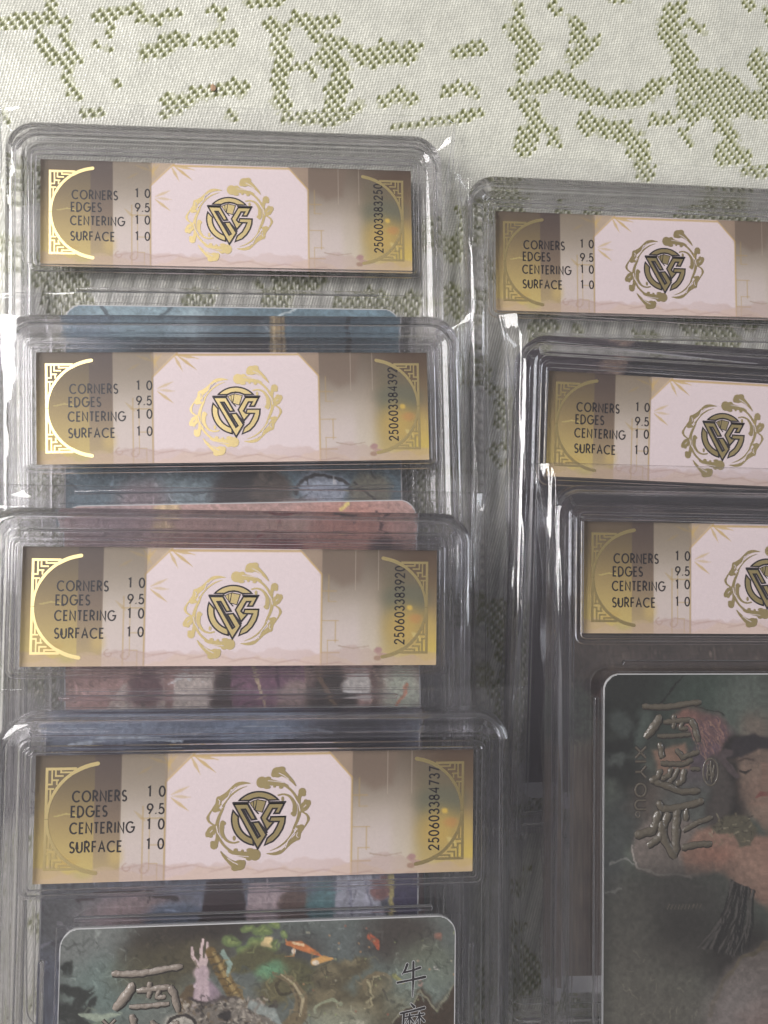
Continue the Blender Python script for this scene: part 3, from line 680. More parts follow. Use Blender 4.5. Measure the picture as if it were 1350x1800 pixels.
mb = MB()                                                           # stepped frame round the label
for (d, r, w, h) in ((.55, .7, .28, .32), (1.45, 1.3, .34, .4)):
    pts = [(x, y, 5.2) for x, y in rrect(-d, -d, LW + d, LH + d, r, 5)]
    rings = []
    for (o_, z) in ((-w, 5.205), (-w * .7, 5.2 + h * .8), (0, 5.2 + h), (w * .7, 5.2 + h * .8), (w, 5.205)):
        rings.append([(x, y, z) for x, y in rrect(-d + o_, -d + o_, LW + d - o_, LH + d - o_, max(r - o_, .1), 5)])
    mb.loops(rings, closed_section=True)
frame_me = mb.mesh('label_frame', [M['rim']], smooth=50)
def rib_mesh(x0, y0, x1, y1):
    mb = MB(); mb.capsule(x0, y0, x1, y1, .95, 5.205, 5.75)
    return mb.mesh('rib', [M['rim']], smooth=50)
rib_mes = [rib_mesh(7.3, 25.0, 62.7, 25.0), rib_mesh(2.1, 31.4, 2.1, 112), rib_mesh(69.6, 31.4, 69.6, 112)]

mb = MB()                                                           # thin inner sleeve round the card: two films and a folded edge
hx0, hx1, hy0, hy1 = 3.7, 68.2, 26.9, 117.0
mb.add([(hx0, hy0, 3.62), (hx1, hy0, 3.62), (hx1, hy1, 3.62), (hx0, hy1, 3.62)], [(0, 1, 2, 3)], 0)
mb.tube([(hx0, hy0, 3.62), (hx1, hy0, 3.62)], .07, 5, 1); mb.tube([(hx0, hy0 + .15, 3.6), (hx0, hy1, 3.6)], .08, 5, 1); mb.tube([(hx1, hy0 + .15, 3.6), (hx1, hy1, 3.6)], .08, 5, 1)
holder_me = mb.mesh('card_holder', [M['inner_film'], M['seam']], smooth=60)

gx = np.linspace(0, LW, 491); gy = np.linspace(0, LH, 141)
XX, YY = np.meshgrid(gx, gy)
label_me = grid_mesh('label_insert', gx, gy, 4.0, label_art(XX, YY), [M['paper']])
mb = MB(); mb.loops([[(0, 0, 3.7), (LW, 0, 3.7), (LW, LH, 3.7), (0, LH, 3.7)], [(0, 0, 3.99), (LW, 0, 3.99), (LW, LH, 3.99), (0, LH, 3.99)]], cap0=0, cap1=0)
backing_me = mb.mesh('label_backing', [M['core']])

ZP = 4.03
text_mes = []
for s, x0, y0, x1, cap in (('CORNERS', 6.0, 5.75, 14.5, 1.62), ('EDGES', 5.85, 8.1, 11.45, 1.62), ('CENTERING', 5.7, 10.7, 15.8, 1.62), ('SURFACE', 5.75, 13.65, 13.9, 1.62),
                           ('1 0', 17.95, 5.2, 20.6, 1.55), ('9.5', 17.9, 7.95, 20.5, 1.55), ('1 0', 17.95, 10.35, 20.55, 1.55), ('1 0', 17.95, 13.45, 20.55, 1.55)):
    mb = MB(); lettering(mb, s, fx(x0), y0, fx(x1), cap, .25, ZP)
    text_mes.append((s, mb.mesh('grade_text', [M['ink']])))
serial_cache = {}
def serial_mesh(s):
    mb = MB(); lettering(mb, s, 2.85, fx(62.95), 16.3, 1.6, .24, ZP, rot=90)
    return mb.mesh('serial_number', [M['ink']])

# emblem: interlocked letters C and S shaped to a V over a ring, black outlines, fan of cards behind
EX, EY, ES = fx(35.6), 10.6, 1 / 70.7
def E(x, y): return (EX + (x - 660) * ES, EY + (y - 705) * ES)
def ring_seg(r0, r1, a0, a1, b0=None, b1=None, n=22):
    b0 = a0 if b0 is None else b0; b1 = a1 if b1 is None else b1
    o_ = [(660 + r1 * math.cos(R(a0 + (a1 - a0) * i / n)), 705 + r1 * math.sin(R(a0 + (a1 - a0) * i / n))) for i in range(n + 1)]
    i_ = [(660 + r0 * math.cos(R(b1 + (b0 - b1) * i / n)), 705 + r0 * math.sin(R(b1 + (b0 - b1) * i / n))) for i in range(n + 1)]
    return o_ + i_
mb = MB()
ring_top = ring_seg(232, 302, -137, -43, -118, -62)
ring_low = ring_seg(228, 302, 100, 198, 104, 186)
letter_c = [(378, 538), (536, 538), (634, 712), (583, 718), (512, 598), (470, 600), (655, 922), (682, 902), (592, 748), (662, 742), (752, 888), (657, 1044)]
letter_s = [(780, 538), (950, 538), (893, 652), (835, 652), (866, 597), (818, 597), (755, 712), (785, 742), (835, 745), (757, 838), (688, 697)]
tail_s = [(800, 690), (964, 690), (958, 760), (935, 830), (890, 905), (830, 965), (735, 1006), (762, 930), (830, 872), (870, 800), (893, 745), (785, 742)]
fan = [[(640, 492), (742, 512), (702, 636), (622, 612)], [(600, 505), (650, 492), (612, 606), (604, 600)], [(560, 528), (598, 506), (604, 592), (594, 580)]]
z = ZP
for k, (pl, ow) in enumerate(((ring_low, 19), (tail_s, 19), (ring_top, 19), (fan[2], 8), (fan[1], 8), (fan[0], 9), (letter_s, 20), (letter_c, 20))):
    zz = z + k * .004
    mb.ngon([E(*p) for p in pl], zz, 0, .005)
    cl = [E(*p) for p in pl]; cl = cl + cl[:2]
    mb.ribbon(cl, ow * ES, zz + .002, 1, .003, cap=False)
for pts, w in (([(545, 505), (600, 478), (660, 468), (720, 478), (772, 505)], 18), ([(372, 522), (545, 522)], 18), ([(772, 522), (962, 522)], 18), ([(487, 598), (662, 915)], 17), ([(660, 740), (757, 862)], 20), ([(610, 600), (655, 650)], 14)):
    mb.ribbon([E(*p) for p in pts], w * ES, z + .036, 1, .003)
emblem_me = mb.mesh('emblem', [M['gold'], M['ink']])

def cloud(mirror):
    mb = MB()
    def T(x, y):
        return E(1320 - x, 1410 - y) if mirror else E(x, y)
    q = [0]
    def st(pts, w):
        q[0] += 1
        # smooth the polyline
        P = [np.array(p, float) for p in pts]; W = list(w) if isinstance(w, (list, tuple)) else [w] * len(P)
        out = []; ow = []
        for k in range(len(P) - 1):
            p0 = P[max(k - 1, 0)]; p1 = P[k]; p2 = P[k + 1]; p3 = P[min(k + 2, len(P) - 1)]
            for i in range(6):
                t = i / 6
                out.append(.5 * (2 * p1 + (p2 - p0) * t + (2 * p0 - 5 * p1 + 4 * p2 - p3) * t * t + (3 * p1 - p0 - 3 * p2 + p3) * t ** 3)); ow.append(W[k] * (1 - t) + W[k + 1] * t)
        out.append(P[-1]); ow.append(W[-1])
        mb.ribbon([T(*p) for p in out], [w_ * ES for w_ in ow], ZP + q[0] * .0012, 0, .012)
    def bl(x, y, r, ry=None):
        q[0] += 1; a, b = T(x, y); mb.disc(a, b, r * ES, ZP + q[0] * .0012, 0, 14, (ry or r) * ES)
    st([(565, 308), (480, 303), (410, 320), (350, 368), (300, 425), (240, 470), (215, 500)], [4, 34, 44, 36, 50, 62, 50])
    st([(215, 480), (200, 540), (165, 590)], [70, 62, 58]); bl(172, 596, 36, 32); bl(205, 600, 28, 20); bl(228, 545, 20, 18)
    st([(525, 338), (430, 376), (345, 440), (282, 520), (252, 600), (216, 680), (196, 770), (206, 860), (240, 945), (300, 1020), (372, 1075)], [4, 16, 20, 22, 26, 34, 42, 34, 28, 26, 28])
    st([(140, 590), (105, 650), (92, 690), (112, 735), (165, 770)], [12, 22, 34, 22, 14])
    st([(190, 770), (130, 810), (95, 850)], [30, 58, 44]); bl(92, 868, 26, 36); bl(128, 885, 24, 26); bl(150, 840, 34, 40)
    st([(196, 860), (200, 930), (180, 990)], [20, 40, 60]); bl(168, 995, 44, 46); bl(150, 965, 26, 22)
    st([(258, 740), (250, 800), (258, 870), (310, 945), (380, 972), (440, 962)], [46, 54, 40, 26, 20, 18]); bl(262, 752, 34, 24); bl(390, 920, 16, 28)
    st([(336, 1066), (400, 1085), (500, 1105), (590, 1120), (630, 1115)], [24, 50, 66, 92, 110]); bl(630, 1112, 62, 66); bl(560, 1150, 34, 26); bl(410, 1052, 24, 18); bl(570, 1056, 40, 22); bl(485, 1066, 16, 18)
    st([(240, 1060), (275, 1110), (330, 1165), (400, 1215), (440, 1225)], [6, 30, 44, 80, 110]); bl(455, 1222, 66, 60); bl(408, 1256, 44, 32); bl(500, 1200, 26, 34)
    for pts, w in (([(255, 570), (235, 560), (262, 525), (320, 450), (350, 372)], 9), ([(340, 400), (400, 345)], 8), ([(205, 480), (225, 500), (215, 540)], 7), ([(190, 780), (205, 850), (250, 920)], 9), ([(380, 1105), (470, 1120), (560, 1130)], 6), ([(320, 1140), (380, 1185), (440, 1215)], 7), ([(150, 820), (120, 850)], 6)):
        mb.ribbon([T(*p) for p in pts], [w * ES * 1.2] * len(pts), ZP + .045, 1, .01)
    return mb.mesh('cloud_scroll', [M['gold'], M['pink']])
cloud_mes = [cloud(False), cloud(True)]

def corner(fx, fy):
    mb = MB()
    def T(p): return (p[0] if not fx else LW - p[0], p[1] if not fy else LH - p[1])
    def st(pts, w, z=ZP): mb.ribbon([T(p) for p in pts], w, z, 0, .02, cap=False)
    st([(9.5, 1.45)] + [(10.6 + 8.72 * math.cos(R(a)), 10 + 8.6 * math.sin(R(a))) for a in [260 - 79.6 * i / 16 for i in range(17)]], [.62] * 6 + [.5] * 6 + [.42] * 6, ZP + .003)
    mb.disc(*T((9.5, 1.45)), .31, ZP + .0045)
    st([(6.3, 2.2), (1.75, 2.2), (1.75, 9.97)], .42)
    for k, pts in enumerate(([(2.55, 2.4), (2.55, 4.6), (1.8, 4.6)], [(3.1, 2.3), (3.1, 3.3), (4.3, 3.3)], [(3.9, 2.3), (3.9, 2.75), (5.6, 2.75)], [(2.6, 3.95), (3.6, 3.95)], [(1.9, 5.3), (2.9, 5.3)], [(2.35, 5.4), (2.35, 7.0)], [(3.3, 3.9), (3.3, 4.7)])):
        st(pts, .26, ZP + .0012 * (k + 4))
    return mb.mesh('corner_ornament', [M['gold']])
corner_mes = [corner(a, b) for a in (0, 1) for b in (0, 1)]

# --- the card: white core, printed face, embossed title
CW, CH, KX, KY, ZC = 63.2, 88.0, 4.2, 27.3, 3.45
mb = MB()
mb.loops([[(x, y, 2.95) for x, y in rrect(KX, KY, KX + CW, KY + CH, 3.1, 8)], [(x, y, ZC - .01) for x, y in rrect(KX, KY, KX + CW, KY + CH, 3.1, 8)]], cap0=0, cap1=0)
core_me = mb.mesh('card_core', [M['core']])
def in_card(X, Y):
    x = np.clip(np.abs(X - KX - CW / 2) - (CW / 2 - 3.1), 0, None); y = np.clip(np.abs(Y - KY - CH / 2) - (CH / 2 - 3.1), 0, None)
    return np.hypot(x, y) <= 3.05
def steps(parts):
    out = [parts[0][0]]
    for a, b, d in parts:
        n = max(1, int(round((b - a) / d))); out += [a + (b - a) * (i + 1) / n for i in range(n)]
    return np.array(out)
def card_mesh(art, xp, yp):
    xs = steps(xp); ys = steps(yp)
    XX, YY = np.meshgrid(xs, ys)
    return grid_mesh('trading_card', xs + KX, ys + KY, ZC, art(XX, YY), [M['card']], keep=in_card)

def title_mesh(ox, oy, sc, face='relief'):
    """embossed branch-like title, with roman letters running down its left side and an oval seal"""
    mb = MB(); k = [0]
    def T(x, y): return (KX + ox + (x - 100) * sc, KY + oy + (y - 190) * sc)
    def st(pts, w):
        k[0] += 1; rng = random.Random(k[0]); P = []; Wd = []
        for i in range(len(pts) - 1):
            for j in range(5):
                t = j / 5; P.append(T(pts[i][0] * (1 - t) + pts[i + 1][0] * t + rng.uniform(-4, 4), pts[i][1] * (1 - t) + pts[i + 1][1] * t + rng.uniform(-4, 4)) + (ZC,))
        P.append(T(*pts[-1]) + (ZC,))
        n = len(P)
        wl = [w * sc / 2 * (1.08 + .4 * rng.random()) * (.6 if i in (0, n - 1) else 1) for i in range(n)]
        mb.tube(P, wl, 8, 0, flat=.55)
        mb.tube([(p[0] + .06, p[1] + .08, p[2]) for p in P], [q + .13 for q in wl], 8, 1, flat=.08)
    for pts, w in (([(180, 225), (330, 235), (480, 225), (600, 205), (740, 190)], 38), ([(355, 310), (290, 410), (205, 510)], 60), ([(380, 370), (500, 360), (640, 345)], 34), ([(640, 345), (680, 420), (710, 550)], 42),
                   ([(320, 490), (480, 495), (640, 480)], 30), ([(480, 300), (480, 380), (470, 430)], 30), ([(560, 360), (540, 430), (610, 425)], 28), ([(345, 550), (360, 640), (375, 690)], 42),
                   ([(500, 610), (560, 690), (640, 660), (720, 640)], 34), ([(350, 740), (440, 745), (560, 750), (660, 710)], 34), ([(350, 790), (330, 860), (250, 900)], 44), ([(460, 780), (430, 850), (360, 880)], 34),
                   ([(580, 790), (560, 900), (500, 930)], 38), ([(640, 790), (730, 795)], 28), ([(520, 790), (470, 880), (430, 910)], 30), ([(290, 900), (430, 950), (560, 1000), (730, 990)], 44),
                   ([(320, 1080), (370, 1150), (520, 1140), (650, 1110), (760, 1080)], 48), ([(340, 1160), (310, 1260), (280, 1340), (110, 1380)], 60), ([(430, 1180), (390, 1290), (350, 1400), (230, 1480)], 52),
                   ([(350, 1250), (390, 1420), (490, 1590)], 62), ([(510, 1140), (500, 1300), (490, 1560)], 60), ([(600, 1160), (590, 1260)], 38), ([(560, 1350), (700, 1280), (850, 1230)], 34), ([(550, 1500), (700, 1470), (840, 1470)], 42)):
        st(pts, w)
    def el(cx, cy, rx, ry, w):
        P = [T(cx + rx * math.cos(R(a)), cy + ry * math.sin(R(a))) + (ZC,) for a in range(0, 360, 12)]
        mb.tube(P, w * sc / 2, 8, 0, closed=True, flat=.5)
    el(830, 825, 72, 122, 16)
    for pts in ([(800, 750), (800, 900)], [(830, 730), (840, 920)], [(860, 760), (850, 880)], [(790, 800), (870, 790)], [(795, 850), (868, 850)]): st(pts, 16)
    for ch, y0, y1 in (('X', 590, 690), ('I', 716, 728), ('Y', 762, 868), ('O', 920, 1035), ('U', 1070, 1150)):
        wd, sts = GL[ch]
        for s_ in sts:
            P = [T(215 - b * 100, y0 + a / wd * (y1 - y0)) + (ZC,) for a, b in s_]
            mb.tube(P, 10 * sc, 6, 0, flat=.4); mb.tube(P, 17 * sc, 6, 1, flat=.08)
    el(140, 1195, 20, 26, 9)
    return mb.mesh('title_relief', [M[face], M['outline']], smooth=60)

def brush_mesh():
    """two brush-written characters in black with a thin pale border, at the card's right"""
    mb = MB()
    def T(x, y): return (KX + ((400 + x / 2.7) - 103) / 11.1, KY + ((1550 + y / 2.7) - 1617) / 11.1)
    strokes = [([(852, 410), (842, 436), (826, 458)], [12, 10, 3]), ([(838, 448), (880, 440), (916, 428)], [9, 8, 11]), ([(804, 496), (870, 486), (940, 474)], [10, 8, 13]), ([(882, 400), (882, 480), (880, 566)], [10, 11, 3]),
               ([(872, 600), (888, 616)], [6, 12]), ([(822, 644), (880, 634), (938, 622)], [9, 8, 12]), ([(838, 642), (836, 690), (818, 760)], [10, 9, 3]),
               ([(846, 664), (886, 658)], [7, 7]), ([(866, 648), (866, 706)], [8, 6]), ([(864, 666), (846, 694)], [6, 3]), ([(868, 666), (884, 688)], [6, 8]),
               ([(894, 658), (936, 652)], [7, 8]), ([(914, 644), (914, 702)], [8, 6]), ([(912, 662), (896, 690)], [6, 3]), ([(917, 662), (938, 686)], [6, 9]),
               ([(858, 716), (928, 712), (924, 760), (862, 762), (858, 716)], 8), ([(860, 738), (926, 736)], 6), ([(892, 700), (892, 762)], 7), ([(884, 762), (870, 790), (836, 810)], [9, 7, 3]), ([(904, 762), (904, 800), (950, 804), (952, 786)], [9, 9, 8, 5])]
    for k, (p, w) in enumerate(strokes):
        wl = w if isinstance(w, list) else [w] * len(p)
        mb.ribbon([T(*q) for q in p], [(a + 6) / 2.7 / 11.1 for a in wl], ZC + .015 + k * .0003, 1, .01)
        mb.ribbon([T(*q) for q in p], [(a + 1) / 2.7 / 11.1 for a in wl], ZC + .025 + k * .0003, 0, .01)
    return mb.mesh('brush_characters', [M['ink'], M['core']])

# --- clear sleeve: one film wrapped round the slab, open beyond its top end, with heat-sealed side seams
def sleeve_mesh(seed, flare_l, flare_r, mouth=-10.2):
    hx = (X1 - X0) / 2; cx = (X0 + X1) / 2
    ys = steps([(mouth, -6.4, .38), (-6.4, -3.0, .34), (-3.0, 24, 1.0), (24, 123.6, 3.0)])
    tops = [-1 + 2 * i / 44 for i in range(45)]
    side_ = [.93 + .07 * i / 22 for i in range(22)]
    us = sorted(set([t for t in tops if abs(t) < .925 or abs(t) == 1] + side_ + [-q for q in side_]))
    rng = np.random.RandomState(seed)
    rows = []; seamL = []; seamR = []
    for y in ys:
        m = float(1 - sm(mouth, -5.6, np.array(y)))                 # 1 at the mouth, 0 over the slab
        fl = float(np.exp(-max(y - mouth, 0) / 13.0))
        eL = .9 + flare_l * fl + .25 * math.sin(y * .35 + seed); eR = .9 + flare_r * fl + .25 * math.sin(y * .3 + seed * 2)
        r = []
        for side in (1, 0):
            for u in (us if side else us[::-1][1:-1]):
                e = eR if u > 0 else eL
                x = cx + u * (hx + e)
                ax = abs(x - cx)
                # height over the rim, sloping to the seam outside it
                wall = min(max((ax - (hx - 1.5)) / (e + 1.5), 0), 1)
                ztop = 6.30; zseam = 3.3 + .25 * math.sin(y * .22 + seed); zbot = .10
                zt = ztop + (zseam - ztop) * wall ** 1.7; zb = zbot + (zseam - zbot) * wall ** 1.15
                w = float(vnoise(np.array(x * .10 + seed), np.array(y * .16), seed)) - .5
                w2 = float(vnoise(np.array(x * .45 + seed), np.array(y * .12), seed + 3)) - .5
                wi = (1 - wall)
                # lengthwise pleats where the film leaves the rim
                pl = float(vnoise(np.array(x * 1.9 + 7 * seed), np.array(y * .05 + side * 9), seed + 11)) - .5
                pl *= .62 * math.sin(math.pi * min(max((ax - (hx - 2.6)) / (e + 2.6), 0), 1)) * (1 - .6 * m)
                if side:
                    zz = max(zt + pl, zt - .1 if wall <= 0 else zt + pl)
                    zt = zz; zz = zt + wi * ((.10 * (w + .5)) * (1 - m)) + m * wi * (-.75 + .8 * w + .4 * w2)
                    zz = max(zz, 3.4) if m > 0 else zz
                else:
                    zz = zb + m * wi * (3.6 + .5 * w)
                r.append((x, y, zz))
            if side:
                seamL.append(r[0]); seamR.append(r[-1])
        rows.append(r)
    mb = MB(); n = len(rows[0]); o = 0
    for r in rows: mb.v += r
    for k in range(len(rows) - 1):
        for i in range(n):
            j = (i + 1) % n
            mb.f.append((k * n + i, k * n + j, (k + 1) * n + j, (k + 1) * n + i)); mb.m.append(0)
    # closed far end
    last = (len(rows) - 1) * n
    nt_ = len(us)
    for i in range(nt_ - 1):
        a, b = last + i, last + i + 1
        c_, d = last + (n - i) % n, last + (n - i - 1) % n
        if c_ != a and b != d: mb.f.append((a, b, d, c_)); mb.m.append(0)
    film = mb.mesh('sleeve', [M['film']], smooth=60)
    sb = MB()
    for s in (seamL, seamR):
        P = []
        for k in range(len(s) - 1):
            m_ = max(1, int((s[k + 1][1] - s[k][1]) / .45))
            for i in range(m_):
                t = i / m_; P.append(tuple(s[k][q] * (1 - t) + s[k + 1][q] * t for q in range(3)))
        P = [(x + .04 * rng.randn(), y, z + .05 * rng.randn()) for x, y, z in P]
        sb.tube(P, [.08 + .05 * (i % 2) for i in range(len(P))], 5, 0)
    sb.tube([p for p in rows[0][:len(us)]], .055, 5, 0); sb.tube([rows[0][0]] + rows[0][len(us):][::-1] + [rows[0][len(us) - 1]], .03, 5, 0)
    # hard creases that run from the mouth's corners down to where the slab spreads the film
    for (sg, fl_) in ((-1, flare_l), (1, flare_r)):
        P = []
        for i in range(12):
            t = i / 11; y = mouth + .2 + t * (13 + 3 * fl_)
            P.append((cx + sg * (hx + .55 + fl_ * .82 * (1 - t) ** 1.4 + .15 * math.sin(5 * t + seed)), y, 3.9 + 1.7 * t ** .8))
        sb.tube(P, [.04 + .11 * math.sin(math.pi * (i + .5) / 12) for i in range(12)], 5, 0)
    seam = sb.mesh('sleeve_seam', [M['seam']], smooth=60)
    return film, seam

def build_slab(pose, level, card_me, label, serial=None, group=None, seed=1, flare=(1.6, 2.2), title=None, brush=False):
    x, y, a = pose; a *= .01
    root = bpy.data.objects.new('graded_card', None); COL.objects.link(root)
    root.empty_display_size = .01
    lx, ly = CX, -CY
    root.location = ((x + lx * math.cos(a) - ly * math.sin(a)) * S, (y + lx * math.sin(a) + ly * math.cos(a)) * S, level * 6.4 * S)
    root.rotation_euler = (0, 0, a)
    root['label'] = label; root['category'] = 'graded card'; root['kind'] = 'thing'
    if group: root['group'] = group
    link('back_shell', back_me, root); link('front_shell', front_me, root); link('label_frame', frame_me, root)
    for m_ in rib_mes: link('rib', m_, root)
    li = link('label_insert', label_me, root)
    link('label_backing', backing_me, li)
    for s, m_ in text_mes: link('grade_text', m_, li)
    link('emblem', emblem_me, li)
    for m_ in cloud_mes: link('cloud_scroll', m_, li)
    for m_ in corner_mes: link('corner_ornament', m_, li)
    if serial: link('serial_number', serial_mesh(serial), li)
    tc = link('trading_card', card_me, root); link('card_core', core_me, tc)
    if title: link('title_relief', title_mesh(*title), tc)
    if brush: link('brush_characters', brush_mesh(), tc)
    link('card_holder', holder_me, root)
    f, s_ = sleeve_mesh(seed, *flare)
    sl = link('sleeve', f, root); link('sleeve_seam', s_, sl)
    return root

fine, mid_, rough = .17, .3, 2.5
strip_x = [(0, CW, .26)]; strip_y = [(0, 11, .2), (11, 30, .8), (30, 43, .2), (43, CH, 3)]
POSE = {'L1': (-51.3119, 71.1738, 1.4674), 'L2': (-49.2088, 33.0625, 2.2822), 'L3': (-48.4371, -1.2338, -1.151), 'L4': (-43.4653, -34.0428, -1.2503),
        'R1': (35.5432, 64.9759, .1877), 'R2': (44.0135, 31.7975, -3.7341), 'R3': (48.1247, 3.1638, -1.5833)}
GLt, GRt = 'slabs fanned in the left stack', 'slabs fanned in the right stack'
build_slab(POSE['L1'], 0, card_mesh(art_teal, strip_x, strip_y), 'clear slab lowest in the left stack, teal card, serial ending 3250', '250603383250', GLt, 1, (.8, 2.6))
build_slab(POSE['L2'], 1, card_mesh(art_rose, strip_x, strip_y), 'clear slab with rosy card, serial ending 4392, second up in the left stack', '250603384392', GLt, 2, (.8, 2.8))
build_slab(POSE['L3'], 2, card_mesh(art_blue, strip_x, strip_y), 'clear slab with blue card, serial ending 3920, third up in the left stack', '250603383920', GLt, 3, (.6, 2.2))
build_slab(POSE['L4'], 3, card_mesh(art_water, [(0, CW, fine)], [(0, 18.5, fine), (18.5, CH, 3)]), 'clear slab on top of the left stack, koi and horned helmet card, serial ending 4737', '250603384737', GLt, 4, (1.2, 2.6), title=(6.6, 6.5, .0195), brush=True)
build_slab(POSE['R1'], 0, card_mesh(art_night, strip_x, strip_y), 'clear slab lowest in the right stack, flat on the white cloth', None, GRt, 5, (1.2, 1.0))
build_slab(POSE['R2'], 1, card_mesh(art_umber, strip_x, strip_y), 'clear slab in the middle of the right stack, dark card edge behind it', None, GRt, 6, (3.0, 1.0))
build_slab(POSE['R3'], 2, card_mesh(art_dusk, [(0, 30, fine), (30, CW, 3)], [(0, 63, fine), (63, CH, 3)]), 'clear slab on top of the right stack, dark green card with embossed title', None, GRt, 7, (2.6, 1.0), title=(5.6, 5.1, .0198, 'relief_dark'))

# ------------------------------------------------------------------ tablecloth
SPOTS = [(1.16,[(-60.7,98.5),(-57.2,99.6),(-53.6,99.7),(-50.1,100.7)]),(0.97,[(-51.2,104.0),(-50.5,101.0),(-48.3,100.0)]),(0.97,[(-53.3,97.4),(-52.2,94.9),(-51.1,93.1),(-46.4,93.3)]),(0.97,[(-47.1,92.6),(-48.2,91.0),(-47.4,87.3),(-46.3,86.2)]),(0.97,[(-42.3,102.0),(-38.7,103.0),(-35.1,104.0)]),(0.78,[(-39.7,100.2),(-40.1,99.1)]),(0.87,[(-34.0,102.1),(-31.1,102.0),(-27.4,103.9)]),(0.58,[(-43.3,96.2),(-40.4,95.4)]),(1.36,[(-33.2,95.7),(-30.3,95.9),(-27.0,98.8)]),(1.55,[(-21.5,98.4),(-18.9,99.7),(-17.4,99.4)]),(0.78,[(-18.9,103.2),(-18.7,102.4)]),(0.58,[(-21.2,104.9),(-18.2,104.8)]),(1.16,[(-28.7,86.1),(-24.7,86.3),(-21.4,88.0),(-17.3,89.0),(-14.8,88.8)]),(0.58,[(-30.1,82.9),(-26.8,83.5)]),(0.87,[(-17.3,83.3),(-15.8,83.4)]),(0.78,[(-44.2,82.9),(-42.0,82.7)]),(0.58,[(-59.7,82.1),(-58.9,80.3)]),(0.78,[(-48.7,97.7),(-47.6,96.1)]),(0.5,[(-39.2,89.3),(-38.7,88.5)]),(0.86,[(-13.5,106.5),(-7.3,107.2)]),(1.29,[(-9.0,102.5),(-6.4,101.0),(-8.1,97.0),(-5.6,96.3)]),(1.29,[(-3.5,103.3),(2.0,102.8),(3.7,104.0)]),(1.08,[(-0.6,100.9),(2.8,99.9),(5.4,99.6)]),(1.72,[(1.6,96.7),(5.4,94.4),(4.5,91.3),(3.7,87.8),(3.7,84.3)]),(1.72,[(8.3,97.6),(11.3,96.5),(14.7,98.0),(19.0,98.7)]),(1.29,[(-6.4,94.1),(-6.8,90.6),(-7.2,87.2),(-5.5,83.8)]),(1.08,[(-3.0,84.0),(2.0,83.8),(6.2,84.9),(8.8,87.2)]),(1.29,[(13.9,87.9),(16.5,89.8),(19.0,88.7)]),(0.75,[(16.0,83.0),(23.3,84.1),(29.9,85.8),(33.8,86.9)]),(1.08,[(26.4,90.8),(28.1,91.4)]),(1.08,[(31.6,91.1),(32.1,90.7)]),(1.08,[(28.2,98.8),(33.4,100.5)]),(0.65,[(-3.9,93.8),(-1.0,94.0),(-0.1,91.9)]),(1.74,[(41.1,105.6),(42.7,103.3),(44.3,101.0),(42.6,97.3)]),(1.55,[(53.6,107.3),(54.4,104.1),(55.6,101.3),(53.1,98.8)]),(0.78,[(58.0,103.9),(58.4,103.1)]),(1.36,[(41.0,92.0),(46.2,93.1),(51.0,94.6),(53.5,93.2),(57.1,91.4),(60.3,91.1),(64.4,91.0),(68.6,92.8),(71.9,95.0)]),(1.74,[(43.8,88.6),(45.3,85.5),(42.5,80.6)]),(1.16,[(48.1,83.7),(49.3,82.1)]),(1.74,[(55.8,86.5),(59.4,84.7),(62.7,85.2),(66.0,83.0),(67.6,79.4),(67.9,76.6)]),(0.97,[(73.8,111.5),(77.1,111.3)]),(2.13,[(74.1,107.4),(75.3,103.4),(76.9,99.4),(77.7,95.4),(77.6,89.3)]),(0.97,[(78.3,108.9),(81.2,107.1)]),(2.52,[(81.1,95.6),(85.3,95.8),(89.4,93.2),(93.6,92.2),(95.8,91.9)]),(2.33,[(81.0,91.1),(86.4,91.4)]),(1.74,[(93.4,102.5),(95.0,98.5),(96.2,91.9)]),(1.55,[(85.1,87.6),(87.6,84.5),(85.8,80.3),(90.5,81.0)]),(0.97,[(70.1,87.6),(73.9,87.4)]),(0.78,[(76.7,85.2),(78.4,83.2)]),(0.97,[(90.4,77.3),(95.1,77.9)]),(0.78,[(41.5,110.5),(42.7,108.9)]),(0.78,[(48.8,111.0),(50.0,109.4)]),(0.78,[(95.3,112.6),(96.1,109.3)])]
